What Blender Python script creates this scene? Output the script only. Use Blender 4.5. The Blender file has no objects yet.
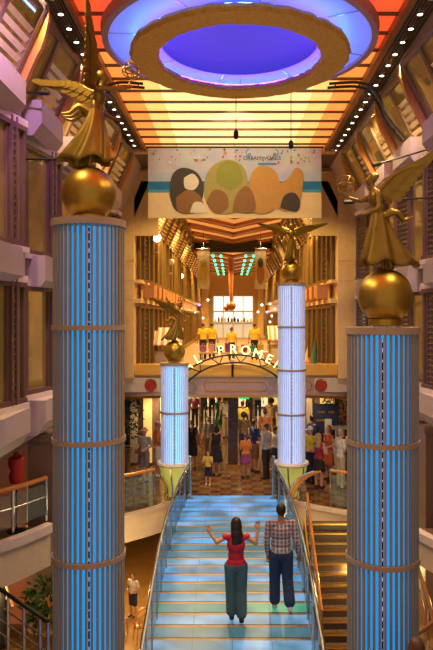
import bpy, math, random
from mathutils import Vector, Matrix, Euler
random.seed(7)
S = bpy.context.scene
COL = S.collection
PI = math.pi

# ------------------------------------------------------------------ camera, world, exposure
EYE = 5.3
cam_d = bpy.data.cameras.new('camera'); cam = bpy.data.objects.new('camera', cam_d); COL.objects.link(cam)
cam.location = (0, 0, EYE); cam.rotation_euler = (PI/2, 0, 0)
cam_d.sensor_fit = 'VERTICAL'; cam_d.sensor_height = 36; cam_d.lens = 36*640/650
cam_d.shift_x = (216.5-231)/650; cam_d.shift_y = (318-325)/650
cam_d.clip_end = 200
S.camera = cam
S.view_settings.view_transform = 'Standard'; S.view_settings.look = 'None'
S.view_settings.exposure = 0.0; S.view_settings.gamma = 1; S.view_settings.use_curve_mapping = False
W = bpy.data.worlds.new('world'); S.world = W; W.use_nodes = True
W.node_tree.nodes['Background'].inputs[0].default_value = (0.62, 0.42, 0.30, 1)
W.node_tree.nodes['Background'].inputs[1].default_value = 0.95

def lamp(kind, loc, power, color, size=0.2, rot=(0,0,0), spot=None, sizey=None):
    d = bpy.data.lights.new('hall_light', kind); d.energy = power; d.color = color
    if kind == 'AREA':
        d.size = size
        if sizey: d.shape = 'RECTANGLE'; d.size_y = sizey
    else: d.shadow_soft_size = size
    if spot: d.spot_size = spot; d.spot_blend = 0.6
    o = bpy.data.objects.new('hall_light', d); COL.objects.link(o); o.location = loc; o.rotation_euler = rot
    return o
AMB = (1.0, 0.70, 0.27); WARM = (1.0, 0.72, 0.38)
# downlights of the ceiling strips
for yy in (6.5, 9.0, 11.5, 14.0):
    for xx in (-2.62, 2.92):
        lamp('SPOT', (xx, yy, 9.85), 480, WARM, 0.03, (0, 0, 0), 2.3)
# extra lamps added over the far promenade to brighten it
for yy in (24, 30, 36):
    for xx in (-1.6, 1.8): lamp('SPOT', (xx, yy, 9.6), 1250, AMB, 0.1, (0, 0, 0), 2.7)
for yy in (44, 53):
    for xx in (-1.6, 1.8): lamp('SPOT', (xx, yy, 9.0), 1700, AMB, 0.1, (0, 0, 0), 2.7)
for xx in (-1.9, 2.3): lamp('SPOT', (xx*0.6, 18.3, 9.4), 330, AMB, 0.05, (math.radians(28), 0, 0.75 if xx < 0 else -0.75), 1.5)  # amber spots added to brighten the pilaster faces
# lamps added to brighten the lower promenade and the deck below
for yy in (22.5, 26, 31, 36):
    for xx in (-2.3, 0.3, 2.7): lamp('SPOT', (xx, yy, 2.72), 170, WARM, 0.08, (0, 0, 0), 2.6)
for xx, yy in ((-3.0, 18.5), (3.2, 18.5), (-2.8, 15.5), (2.9, 16)):  # added under the floor edge to brighten what lies below
    lamp('POINT', (xx, yy, -0.95), 110, AMB, 0.1)
# warm lamps added to brighten banner, side stairs and lower left
lamp('SPOT', (0.1, 14.0, 9.7), 230, (1.0, 0.80, 0.52), 0.05, (math.radians(78), 0, 0), 1.5)
lamp('POINT', (3.2, 14.6, -0.4), 110, AMB, 0.08)
lamp('POINT', (-2.6, 13.0, -1.2), 60, AMB, 0.08)
# violet spots added to tint the near gallery walls
lamp('SPOT', (-2.3, 7.0, 9.5), 420, (0.80, 0.45, 1.0), 0.1, (math.radians(55), 0, math.radians(17)), 1.2)
lamp('SPOT', (2.6, 7.0, 9.5), 420, (0.80, 0.45, 1.0), 0.1, (math.radians(55), 0, math.radians(-17)), 1.2)

# ------------------------------------------------------------------ materials
MATS = {}
def mat(name, col, rough=0.5, metal=0.0, emit=None, es=0.0, var=0.12, scale=6.0, bump=0.0, spec=None, trans=0.0, alpha=1.0):
    if name in MATS: return MATS[name]
    m = bpy.data.materials.new(name); m.use_nodes = True
    nt = m.node_tree; b = nt.nodes['Principled BSDF']
    b.inputs['Roughness'].default_value = rough; b.inputs['Metallic'].default_value = metal
    if spec is not None: b.inputs['Specular IOR Level'].default_value = spec
    if trans: b.inputs['Transmission Weight'].default_value = trans
    if alpha < 1: b.inputs['Alpha'].default_value = alpha
    tc = nt.nodes.new('ShaderNodeTexCoord'); nz = nt.nodes.new('ShaderNodeTexNoise')
    nz.inputs['Scale'].default_value = scale; nz.inputs['Detail'].default_value = 4
    nt.links.new(tc.outputs['Object'], nz.inputs['Vector'])
    mx = nt.nodes.new('ShaderNodeMix'); mx.data_type = 'RGBA'
    c = tuple(col)
    mx.inputs[6].default_value = tuple(max(0, v*(1-var)) for v in c)+(1,)
    mx.inputs[7].default_value = tuple(min(1, v*(1+var)) for v in c)+(1,)
    nt.links.new(nz.outputs['Fac'], mx.inputs[0]); nt.links.new(mx.outputs[2], b.inputs['Base Color'])
    if bump:
        bp = nt.nodes.new('ShaderNodeBump'); bp.inputs['Strength'].default_value = bump
        nt.links.new(nz.outputs['Fac'], bp.inputs['Height']); nt.links.new(bp.outputs['Normal'], b.inputs['Normal'])
    if emit:
        b.inputs['Emission Color'].default_value = tuple(emit)+(1,); b.inputs['Emission Strength'].default_value = es
    MATS[name] = m
    return m

def glass(name, tint, refl=0.25, op=0.25, rough=0.03):
    """thin clear sheet: mostly transparent, a little tinted, with a gloss coat"""
    if name in MATS: return MATS[name]
    m = bpy.data.materials.new(name); m.use_nodes = True; nt = m.node_tree
    for n in list(nt.nodes): nt.nodes.remove(n)
    out = nt.nodes.new('ShaderNodeOutputMaterial'); tr = nt.nodes.new('ShaderNodeBsdfTransparent')
    gl = nt.nodes.new('ShaderNodeBsdfGlossy'); df = nt.nodes.new('ShaderNodeBsdfDiffuse')
    tr.inputs[0].default_value = tuple(tint)+(1,); gl.inputs['Roughness'].default_value = rough
    df.inputs[0].default_value = tuple(tint)+(1,)
    a = nt.nodes.new('ShaderNodeMixShader'); a.inputs[0].default_value = op
    nt.links.new(tr.outputs[0], a.inputs[1]); nt.links.new(df.outputs[0], a.inputs[2])
    lw = nt.nodes.new('ShaderNodeLayerWeight'); lw.inputs[0].default_value = refl
    b = nt.nodes.new('ShaderNodeMixShader'); nt.links.new(lw.outputs['Fresnel'], b.inputs[0])
    nt.links.new(a.outputs[0], b.inputs[1]); nt.links.new(gl.outputs[0], b.inputs[2])
    nt.links.new(b.outputs[0], out.inputs[0])
    MATS[name] = m; return m

wall_m = mat('painted_wall', (0.52, 0.40, 0.36), 0.55)
ledge_m = mat('pale_ledge', (0.60, 0.50, 0.47), 0.45)
box_m = mat('grey_box', (0.36, 0.29, 0.28), 0.5)
frame_m = mat('bronze_frame', (0.13, 0.07, 0.06), 0.4, 0.2)
steel_m = mat('steel', (0.62, 0.60, 0.58), 0.25, 1.0)
brass_m = mat('brass', (0.80, 0.50, 0.14), 0.28, 1.0)
gold_m = mat('gilded_bronze', (0.27, 0.18, 0.032), 0.42, 0.8, var=0.25, scale=9, bump=0.08)
goldball_m = mat('gold_ball', (0.40, 0.265, 0.042), 0.36, 0.88, var=0.12, scale=14)
pane_m = mat('warm_reflection_glass', (0.50, 0.37, 0.15), 0.05, 0.8, var=0.6, scale=2.2, emit=(0.85, 0.50, 0.10), es=0.05, bump=0.06)  # hall reflections put into the patchy gold colour and faint glow
arch_m = mat('orange_wood', (0.46, 0.18, 0.035), 0.45, var=0.25)
amberwall_m = mat('amber_stone', (0.66, 0.45, 0.20), 0.5)
dark_m = mat('dark_metal', (0.02, 0.017, 0.015), 0.45, 0.4)
rib_m = mat('shaded_rib', (0.33, 0.26, 0.17), 0.5)  # near ribs: their unlit look put into a darker colour
farrib_m = mat('white_lit_rib', (0.80, 0.78, 0.78), 0.45)  # far ribs: the light on them put into a brighter copy
wood_m = mat('polished_wood', (0.50, 0.20, 0.05), 0.25, var=0.3, scale=3)
grille_m = mat('grille', (0.13, 0.085, 0.06), 0.5)
redbrown_m = mat('red_brown', (0.27, 0.10, 0.03), 0.4)
cream_m = mat('cream', (0.62, 0.50, 0.36), 0.5)
marble_m = mat('dark_marble', (0.12, 0.075, 0.05), 0.2, var=0.6, scale=8)
brownwall_m = mat('brown_wall', (0.20, 0.12, 0.085), 0.5)
leaf_m = mat('leaf', (0.035, 0.07, 0.014), 0.7, var=0.5, spec=0.15)
soil_m = mat('planter_clay', (0.22, 0.12, 0.06), 0.6)
white_m = mat('white_paint', (0.78, 0.74, 0.68), 0.4)
navy_m = mat('navy_board', (0.012, 0.018, 0.06), 0.4)
railglass_m = glass('rail_glass', (0.80, 0.92, 0.92), 0.22, 0.06)
bulb_m = mat('lamp_lens', (1, 1, 1), 0.4, emit=(1.0, 0.86, 0.62), es=9)
globe_m = mat('lamp_globe', (1, 1, 1), 0.4, emit=(1.0, 0.86, 0.66), es=3.5)

# ------------------------------------------------------------------ mesh helpers
class MB:
    def __init__(s): s.v = []; s.f = []; s.mi = []; s.cur = 0
    def add(s, vs, fs):
        n = len(s.v); s.v += [tuple(v) for v in vs]
        for f in fs: s.f.append([n+i for i in f]); s.mi.append(s.cur)
        return s
    def box(s, c, d, M=None):
        vs = [Vector((sx*d[0]/2, sy*d[1]/2, sz*d[2]/2)) for sx in (-1,1) for sy in (-1,1) for sz in (-1,1)]
        vs = [(M @ v if M else v)+Vector(c) for v in vs]
        return s.add(vs, [(0,1,3,2),(4,6,7,5),(0,4,5,1),(2,3,7,6),(0,2,6,4),(1,5,7,3)])
    def bx(s, x0, x1, y0, y1, z0, z1):
        return s.box(((x0+x1)/2,(y0+y1)/2,(z0+z1)/2), (abs(x1-x0),abs(y1-y0),abs(z1-z0)))
    def bar(s, p0, p1, w, h=None):
        p0, p1 = Vector(p0), Vector(p1); d = p1-p0
        q = d.to_track_quat('Y', 'Z').to_matrix()
        return s.box((p0+p1)/2, (w, d.length, h or w), q)
    def cyl(s, p0, p1, r0, r1=None, n=12):
        return s.tube([p0, p1], [r0, r0 if r1 is None else r1], n)
    def tube(s, pts, r, n=8, closed=False):
        pts = [Vector(p) for p in pts]; k = len(pts)
        rs = r if isinstance(r, (list, tuple)) else [r]*k
        vs = []; prev = None
        for i, p in enumerate(pts):
            a = pts[(i-1) % k] if (closed or i > 0) else p
            b = pts[(i+1) % k] if (closed or i < k-1) else p
            t = (b-a).normalized()
            if prev is None:
                u = t.orthogonal().normalized()
            else:
                u = (prev - t*prev.dot(t))
                u = u.normalized() if u.length > 1e-6 else t.orthogonal().normalized()
            prev = u; w = t.cross(u)
            for j in range(n):
                an = 2*PI*j/n; vs.append(p+(u*math.cos(an)+w*math.sin(an))*rs[i])
        fs = []
        for i in range(k if closed else k-1):
            for j in range(n):
                a, b = i*n+j, i*n+(j+1) % n; c, d = ((i+1) % k)*n+(j+1) % n, ((i+1) % k)*n+j
                fs.append((a, b, c, d))
        if not closed:
            fs.append(tuple(range(n-1, -1, -1))); fs.append(tuple((k-1)*n+j for j in range(n)))
        return s.add(vs, fs)
    def lathe(s, prof, n=32, c=(0,0,0), closed=False):
        vs = []; k = len(prof)
        for r, z in prof:
            for j in range(n):
                a = 2*PI*j/n; vs.append((c[0]+r*math.cos(a), c[1]+r*math.sin(a), c[2]+z))
        fs = []
        for i in range(k if closed else k-1):
            for j in range(n):
                fs.append((i*n+j, i*n+(j+1) % n, ((i+1) % k)*n+(j+1) % n, ((i+1) % k)*n+j))
        if not closed:
            if prof[0][0] > 1e-5: fs.append(tuple(range(n-1, -1, -1)))
            if prof[-1][0] > 1e-5: fs.append(tuple((k-1)*n+j for j in range(n)))
        return s.add(vs, fs)
    def ell(s, c, r, M=None, nu=14, nv=9):
        c = Vector(c); r = (r, r, r) if not isinstance(r, (tuple, list)) else r
        vs = []
        def put(x, y, z):
            v = Vector((x*r[0], y*r[1], z*r[2])); vs.append((M @ v if M else v)+c)
        put(0, 0, -1)
        for i in range(1, nv):
            t = -PI/2+PI*i/nv
            for j in range(nu):
                a = 2*PI*j/nu; put(math.cos(t)*math.cos(a), math.cos(t)*math.sin(a), math.sin(t))
        put(0, 0, 1); e = len(vs)-1; fs = []
        for j in range(nu): fs.append((0, 1+(j+1) % nu, 1+j))
        for i in range(nv-2):
            for j in range(nu):
                a = 1+i*nu+j; b = 1+i*nu+(j+1) % nu; fs.append((a, b, b+nu, a+nu))
        o = 1+(nv-2)*nu
        for j in range(nu): fs.append((o+j, o+(j+1) % nu, e))
        return s.add(vs, fs)
    def cap(s, p0, p1, r0, r1, n=12):
        s.cyl(p0, p1, r0, r1, n); s.ell(p0, r0, None, n, 8); s.ell(p1, r1, None, n, 8); return s
    def prism(s, poly, fn, t):
        """poly: 2D points; fn(u, v, w) -> xyz, w = 0 .. t"""
        n = len(poly)
        vs = [fn(u, v, 0) for u, v in poly]+[fn(u, v, t) for u, v in poly]
        fs = [tuple(range(n-1, -1, -1)), tuple(range(n, 2*n))]
        for i in range(n): fs.append((i, (i+1) % n, n+(i+1) % n, n+i))
        return s.add(vs, fs)
    def mesh(s, name, mats):
        me = bpy.data.meshes.new(name); me.from_pydata(s.v, [], s.f)
        for m in (mats if isinstance(mats, (list, tuple)) else [mats]): me.materials.append(m)
        me.polygons.foreach_set('material_index', s.mi); me.update()
        return me
    def build(s, name, mats, parent=None, smooth=False, fix=True):
        me = s.mesh(name, mats)
        if fix:
            import bmesh
            b = bmesh.new(); b.from_mesh(me); bmesh.ops.recalc_face_normals(b, faces=b.faces[:]); b.to_mesh(me); b.free()
        return link(name, me, parent, smooth)

def link(name, me, parent=None, smooth=False):
    if smooth:
        me.polygons.foreach_set('use_smooth', [True]*len(me.polygons))
        try: me.set_sharp_from_angle(angle=math.radians(40))
        except Exception: pass
    o = bpy.data.objects.new(name, me); COL.objects.link(o)
    if parent: o.parent = parent
    return o
def tag(o, label, cat, group=None, kind=None):
    o['label'] = label; o['category'] = cat
    if group: o['group'] = group
    if kind: o['kind'] = kind
    return o
def empty(name, loc=(0,0,0), rot=(0,0,0)):
    o = bpy.data.objects.new(name, None); COL.objects.link(o); o.location = loc; o.rotation_euler = rot
    o.empty_display_size = 0.1
    return o
def thing(name, label, cat, loc=(0,0,0), rot=(0,0,0), group=None):
    return tag(empty(name, loc, rot), label, cat, group)
def struct(o): o['kind'] = 'structure'; return o
def kids(o): return [c for c in COL.objects if c.parent == o]
def copytree(o, parent=None, children=None):
    c = o.copy(); COL.objects.link(c)
    if parent: c.parent = parent
    for ch in kids(o): copytree(ch, c)
    return c
def at(px, py, D): return Vector(((px-231)*D/640, D, EYE+(318-py)*D/640))
def arc(c, r, a0, a1, n, f=lambda x, y: (x, y, 0)):
    return [f(c[0]+r*math.cos(a0+(a1-a0)*i/n), c[1]+r*math.sin(a0+(a1-a0)*i/n)) for i in range(n+1)]
def spline(pts, n=8):
    pts = [Vector(p) for p in pts]; out = []
    for i in range(len(pts)-1):
        p0 = pts[max(i-1, 0)]; p1 = pts[i]; p2 = pts[i+1]; p3 = pts[min(i+2, len(pts)-1)]
        for j in range(n):
            t = j/n
            out.append(0.5*((2*p1)+(p2-p0)*t+(2*p0-5*p1+4*p2-p3)*t*t+(3*p1-p0-3*p2+p3)*t**3))
    out.append(pts[-1]); return out
def text_mesh(txt, size, ext=0.01):
    c = bpy.data.curves.new('lettering', 'FONT'); c.body = txt; c.size = size; c.extrude = ext
    c.align_x = 'CENTER'; c.align_y = 'CENTER'; c.resolution_u = 3
    o = bpy.data.objects.new('lettering', c); COL.objects.link(o)
    dg = bpy.context.evaluated_depsgraph_get(); dg.update()
    me = bpy.data.meshes.new_from_object(o.evaluated_get(dg)); bpy.data.objects.remove(o)
    return me
def blend(mb, voxel, smooth=3):
    """one continuous skin around overlapping volumes"""
    me = mb.mesh('skin', [])
    o = bpy.data.objects.new('skin', me); COL.objects.link(o)
    r = o.modifiers.new('r', 'REMESH'); r.mode = 'VOXEL'; r.voxel_size = voxel; r.use_smooth_shade = True
    if smooth:
        q = o.modifiers.new('s', 'SMOOTH'); q.iterations = smooth; q.factor = 0.5
    dg = bpy.context.evaluated_depsgraph_get(); dg.update()
    out = bpy.data.meshes.new_from_object(o.evaluated_get(dg))
    bpy.data.objects.remove(o); bpy.data.meshes.remove(me)
    return out
def blended(mb, name, m, parent, voxel, smooth=3):
    me = blend(mb, voxel, smooth); me.name = name; me.materials.clear(); me.materials.append(m)
    me.polygons.foreach_set('use_smooth', [True]*len(me.polygons))
    o = bpy.data.objects.new(name, me); COL.objects.link(o); o.parent = parent
    return o

# ------------------------------------------------------------------ floors
def tile_mat():
    m = bpy.data.materials.new('marble_tiles'); m.use_nodes = True; nt = m.node_tree; b = nt.nodes['Principled BSDF']
    tc = nt.nodes.new('ShaderNodeTexCoord'); ck = nt.nodes.new('ShaderNodeTexChecker'); ck.inputs['Scale'].default_value = 3.0
    nz = nt.nodes.new('ShaderNodeTexNoise'); nz.inputs['Scale'].default_value = 1.6; nz.inputs['Detail'].default_value = 5
    ck.inputs['Color1'].default_value = (0.23, 0.115, 0.045, 1); ck.inputs['Color2'].default_value = (0.13, 0.062, 0.025, 1)
    mx = nt.nodes.new('ShaderNodeMix'); mx.data_type = 'RGBA'; mx.blend_type = 'OVERLAY'; mx.inputs[0].default_value = 0.55
    nt.links.new(tc.outputs['Object'], ck.inputs['Vector']); nt.links.new(tc.outputs['Object'], nz.inputs['Vector'])
    nt.links.new(ck.outputs['Color'], mx.inputs[6]); nt.links.new(nz.outputs['Color'], mx.inputs[7])
    nt.links.new(mx.outputs[2], b.inputs['Base Color']); b.inputs['Roughness'].default_value = 0.16
    return m
tile_m = tile_mat()
# promenade floor with a curved edge towards the stairwell
edge = [(-5.2, 16.2), (-4.2, 16.5), (-3.2, 16.95), (-2.4, 17.6), (-1.7, 18.4), (-1.25, 19.0), (1.25, 19.0), (1.8, 18.5), (2.5, 17.9), (3.4, 17.4), (4.4, 17.1), (5.6, 17.0)]
poly = edge+[(5.6, 38), (-5.2, 38)]
mb = MB(); mb.prism(poly, lambda u, v, w: (u, v, -w), 0.25)
struct(mb.build('floor', tile_m))
mb = MB(); mb.bx(-6, 6, 2, 30, -3.3, -3.1)
struct(mb.build('floor_lower_deck', mat('amber_carpet', (0.42, 0.22, 0.06), 0.5, var=0.3, scale=2)))
mb = MB(); mb.bx(-2.9, 3.1, 2.5, 6.9, 0.24, 0.44)
struct(mb.build('floor_near_landing', tile_m))
for nm, x0, x1 in (('floor_left_gallery', -6, -2.95), ('floor_right_gallery', 3.1, 6.2)):
    mb = MB(); mb.bx(x0, x1, 6.95, 11.5, -0.4, -0.2); struct(mb.build(nm, tile_m))
# fascia bands under the floor edge
def band(pts, z0, z1, th):
    mb = MB(); n = len(pts); vs = []
    for i, (x, y) in enumerate(pts):
        a = Vector(pts[max(i-1, 0)]); b = Vector(pts[min(i+1, n-1)]); t = (b-a).normalized(); nn = Vector((t.y, -t.x))
        for dz in (z0, z1):
            vs.append((x, y, dz)); vs.append((x+nn.x*th, y+nn.y*th, dz))
    fs = []
    for i in range(n-1):
        o, q = i*4, i*4+4
        fs += [(o, o+1, q+1, q), (o+2, q+2, q+3, o+3), (o+1, o+3, q+3, q+1), (o, q, q+2, o+2)]
    fs += [(0, 2, 3, 1), ((n-1)*4, (n-1)*4+1, (n-1)*4+3, (n-1)*4+2)]
    mb.add(vs, fs); return mb
def smooth2(pts, n=6): return [(p.x, p.y) for p in spline([Vector((x, y, 0)) for x, y in pts], n)]
eL = smooth2(edge[0:6]); eR = smooth2(edge[6:])
struct(band(eL, -0.72, 0.06, 0.06).build('trim_1', cream_m)); struct(band(eR, -0.72, 0.06, 0.06).build('trim_2', cream_m))
struct(band(eL, -0.06, 0.02, 0.10).build('trim_3', ledge_m)); struct(band(eR, -0.06, 0.02, 0.10).build('trim_4', ledge_m))
mb = MB(); mb.prism([(x, y+0.1) for x, y in edge]+[(5.6, 30), (-5.2, 30)], lambda u, v, w: (u, v, -0.72+w*0.1), 1.0)
struct(mb.build('ceiling_lower_deck', cream_m))

# ------------------------------------------------------------------ hall walls
XL, XR = -3.5, 3.9          # near walls
FL, FR = -3.08, 3.39        # far walls
Z1, ZC = 8.44, 10.05        # start of the sloped windows, ceiling
LEAN = {-1: 0.70, 1: 0.80}
THS = {q: math.atan2(LEAN[q], ZC-Z1) for q in (-1, 1)}
def wall_shell(name, sgn, x, y0, y1):
    mb = MB(); t = 0.25*sgn
    mb.bx(x, x+t, y0, y1, 3.3, Z1)
    xc = x-sgn*LEAN[sgn]
    mb.prism([(x, Z1), (xc, ZC), (xc+t, ZC+0.05), (x+t, Z1)], lambda u, v, w: (u, y0+w, v), y1-y0)
    return struct(mb.build(name, wall_m))
wall_shell('wall_left', -1, XL, 3, 20.2); wall_shell('wall_right', 1, XR, 3, 20.2)
mbL = wall_shell('wall_far_left', -1, FL, 20.2, 60); mbR = wall_shell('wall_far_right', 1, FR, 20.2, 60)
for o in (mbL, mbR): o.data.materials[0] = amberwall_m
tn = [10]
def trim(mb, m): tn[0] += 1; return struct(mb.build('trim_%d' % tn[0], m))
for sgn, x in ((-1, XL), (1, XR)):
    i = -sgn
    mb = MB(); mb.bx(x, x+i*0.16, 3, 17.6, 8.02, 8.44); trim(mb, ledge_m)
    mb = MB(); mb.bx(x, x+i*0.26, 3, 17.6, 8.40, 8.48); trim(mb, ledge_m)
    mb = MB(); mb.bx(x, x+i*0.10, 3, 17.6, 5.72, 6.34); trim(mb, ledge_m)
    mb = MB(); mb.bx(x, x+i*0.16, 3, 17.6, 3.28, 4.02); trim(mb, ledge_m)
    mb = MB(); mb.bx(x, x+i*0.24, 3, 17.6, 3.95, 4.02); trim(mb, cream_m)
for sgn, x in ((-1, FL), (1, FR)):
    i = -sgn
    mb = MB(); mb.bx(x, x+i*0.30, 20.3, 59.8, 8.10, 8.50); trim(mb, amberwall_m)
    mb = MB(); mb.bx(x, x+i*0.22, 20.3, 59.8, 5.78, 5.92); trim(mb, amberwall_m)
    mb = MB(); mb.bx(x, x+i*0.22, 20.3, 59.8, 6.42, 6.52); trim(mb, amberwall_m)
# lower side walls of the near stairwell and of the lower promenade
mb = MB(); mb.bx(-5.4, -5.2, 3, 38, -3.1, 3.3); struct(mb.build('wall_lower_left', mat('dark_red_wall', (0.17, 0.05, 0.035), 0.5)))
mb = MB(); mb.bx(5.6, 5.8, 3, 38, -3.1, 3.3); struct(mb.build('wall_lower_right', MATS['dark_red_wall']))
mb = MB(); mb.bx(-5.3, 5.7, 38, 38.2, 0, 3.3); struct(mb.build('wall_lower_back', amberwall_m))
mb = MB(); mb.bx(-5.3, 5.7, 30, 30.2, -3.1, -0.7); struct(mb.build('wall_under_floor', brownwall_m))
# upper deck slab beyond the bridge, with the soffit over the lower promenade
mb = MB(); mb.bx(-5.3, 5.7, 20.75, 60, 3.2, 3.4); struct(mb.build('floor_upper_deck', mat('upper_carpet', (0.34, 0.17, 0.05), 0.6, var=0.4, scale=1.5)))
for nm, x0, x1 in (('ceiling_left_gallery', -5.3, XL), ('ceiling_right_gallery', XR, 5.7)):
    mb = MB(); mb.bx(x0, x1, 3, 20.75, 3.15, 3.3); struct(mb.build(nm, brownwall_m))
# stone-clad pilasters and the tie beam at the end of the first hall
for px, (x0, x1) in enumerate(((-3.75, FL+0.02), (FR-0.02, 4.1))):
    mb = MB(); mb.bx(x0, x1, 20.12, 20.7, 3.4, 9.6)
    for k in range(9): mb.bx(x0-0.005, x1+0.005, 20.105, 20.3, 4.0+k*0.62, 4.0+k*0.62+0.6)
    trim(mb, amberwall_m)
mb = MB(); mb.bx(-3.3, 3.7, 20.1, 20.5, 9.62, 9.9); mb.bx(-3.3, 3.7, 20.05, 20.55, 9.86, 9.92); trim(mb, amberwall_m)
# big brown piers below the galleries
for x0, x1, d0 in ((-3.52, -3.05, 11.1), (3.62, 4.3, 11.9)):
    mb = MB(); mb.bx(x0, x1, d0, d0+0.5, -3.1, 3.3); mb.bx(x0-0.03, x1+0.03, d0-0.03, d0+0.53, 3.15, 3.28); trim(mb, brownwall_m)

# ------------------------------------------------------------------ windows of the near walls
wn = [0]
def slope_rot(sgn):
    # leaning with the wall, turned a little along the hall
    M = Matrix.Rotation(0 if sgn < 0 else PI, 3, 'Z') @ Matrix.Rotation(THS[sgn], 3, 'Y') @ Matrix.Rotation(sgn*math.radians(8), 3, 'Z')
    return M.to_euler()
def place_window(src, loc, rot):
    wn[0] += 1
    o = src if wn[0] in first else copytree(src)
    o.name = 'window_%d' % wn[0]; o.location = loc; o.rotation_euler = rot; o['kind'] = 'structure'
    return o
first = set()
def make_bay():
    r = empty('window_bay'); h = 1.66
    mb = MB(); mb.bx(0.0, 0.035, -0.84, 0.84, 0.04, h); mb.build('pane', pane_m, r)
    mb = MB()
    for y in (-0.88, -0.24, 0.46, 0.88):
        mb.bx(0, 0.09, y-0.03, y+0.03, 0, h+0.04)
    for z in (0, h): mb.bx(0, 0.12, -0.9, 0.9, z-0.02, z+0.05)
    mb.build('window_frame', frame_m, r)
    mb = MB()                                                     # ladder mullion with rungs
    for y in (0.50, 0.62): mb.bx(0.09, 0.13, y-0.018, y+0.018, -0.05, h+0.12)
    for k in range(16): mb.bx(0.10, 0.12, 0.50, 0.62, 0.05+k*0.105, 0.075+k*0.105)
    mb.build('ladder_mullion', frame_m, r)
    mb = MB()                                                     # louvred shutter
    for k in range(17): mb.box((0.07, -0.52, 0.08+k*0.095), (0.04, 0.44, 0.05), Matrix.Rotation(0.5, 3, 'Y'))
    mb.bx(0.05, 0.10, -0.76, -0.73, 0.02, h); mb.bx(0.05, 0.10, -0.31, -0.28, 0.02, h)
    mb.build('shutter', frame_m, r)
    mb = MB(); mb.bx(-0.1, 0.14, -0.92, 0.92, -0.10, -0.02); mb.build('window_sill', ledge_m, r)
    mb = MB(); mb.bx(-0.1, 0.12, -0.92, 0.92, h+0.05, h+0.15); mb.build('lintel', ledge_m, r)
    return r
def make_slope():
    r = empty('window_slope'); h = 1.42
    mb = MB(); mb.bx(0.0, 0.035, -0.74, 0.74, 0.04, h); mb.build('pane', pane_m, r)
    mb = MB()
    for y in (-0.76, -0.08, 0.76): mb.bx(0, 0.09, y-0.04, y+0.04, 0, h+0.04)
    for z in (0, h): mb.bx(0, 0.09, -0.8, 0.8, z-0.03, z+0.05)
    mb.build('window_frame', mat('olive_bronze_frame', (0.20, 0.13, 0.07), 0.4, 0.2), r)
    mb = MB()
    for k in range(7): mb.box((0.055, 0.34, 0.12+k*0.15), (0.012, 0.72, 0.085), Matrix.Rotation(0.45, 3, 'Y'))
    mb.build('slat_reflection', mat('cream_slat_reflection', (0.88, 0.74, 0.46), 0.5), r)  # cream slats stand in for ceiling slats reflected in the pane
    return r
bay = make_bay(); slope = make_slope()
centers = [6.4+2.0*i for i in range(6)]
first = {1}
for sgn, x in ((-1, XL), (1, XR)):
    rz = 0 if sgn < 0 else PI; i = -sgn
    for D in centers:
        for z in (4.10, 6.34): place_window(bay, (x+i*0.24, D, z), (0, 0, rz+sgn*math.radians(13)))
first = {wn[0]+1}
for sgn, x in ((-1, XL), (1, XR)):
    rz = 0 if sgn < 0 else PI; i = -sgn
    for D in centers: place_window(slope, (x+i*0.12, D, 8.5), slope_rot(sgn))
# boxes under each bay, arches between the sloped windows
def hull_box(y0, y1, z0, z1, dep, ch):
    mb = MB(); mb.prism([(0, z1), (dep, z1), (dep, z0+ch), (dep-ch*0.7, z0), (0, z0)], lambda u, v, w: (u, y0+w, v), y1-y0)
    return mb
def side(me_builder, name, m, sgn, x, y, z, lab=None):
    o = me_builder.build(name, m); o.location = (x, y, z); o.rotation_euler = (0, 0, 0 if sgn < 0 else PI); return o
protoA = hull_box(-0.5, 0.5, 0, 0.50, 0.42, 0.1).mesh('planter_box', box_m)
protoB = hull_box(-0.62, 0.62, 0, 0.55, 0.46, 0.2).mesh('planter_box', mat('mauve_box', (0.40, 0.31, 0.31), 0.5))
ord_ = ['first', 'second', 'third', 'fourth', 'fifth', 'sixth', 'seventh']
for sgn, x in ((-1, XL), (1, XR)):
    i = -sgn; sd = 'left' if sgn < 0 else 'right'
    for k, D in enumerate(centers):
        for z, me, wh, off, grp in ((5.80, protoA, 'middle', 0.3, 'boxes between window rows'), (3.45, protoB, 'bottom', 0.3, 'boxes below the bottom windows'), (8.12, protoB, 'top', 0.1, 'boxes under sloped windows')):
            o = bpy.data.objects.new('planter_box', me); COL.objects.link(o)
            o.location = (x+i*0.12, D+off, z); o.rotation_euler = (0, 0, 0 if sgn < 0 else PI)
            tag(o, 'grey bevelled-edge box on the %s wall, %s row, %s bay along from the camera' % (sd, wh, ord_[k]), 'box', grp)
            o['label'] = 'grey angular box on the %s gallery wall, %s row, %s counting from camera' % (sd, wh, ord_[k])
        # arch pier between two sloped windows
        prof = [(0.0, 0), (0.34, 0), (0.34, 0.75)]+[(0.34*math.cos(a)**0.8+0.02, 0.75+0.85*math.sin(a)) for a in [PI/2*q/9 for q in range(1, 9)]]+[(0.0, 1.62)]
        mb = MB(); mb.prism(prof, lambda u, v, w: (u, -0.05+w, v), 0.1)
        for q in range(9): mb.bx(0.02, 0.33, -0.056, 0.0, 0.06+q*0.085, 0.070+q*0.085)
        o = trim(mb, arch_m); o.location = (x+i*0.07, D+0.88, 8.5); o.rotation_euler = (0, THS[sgn], 0 if sgn < 0 else PI)

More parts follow.
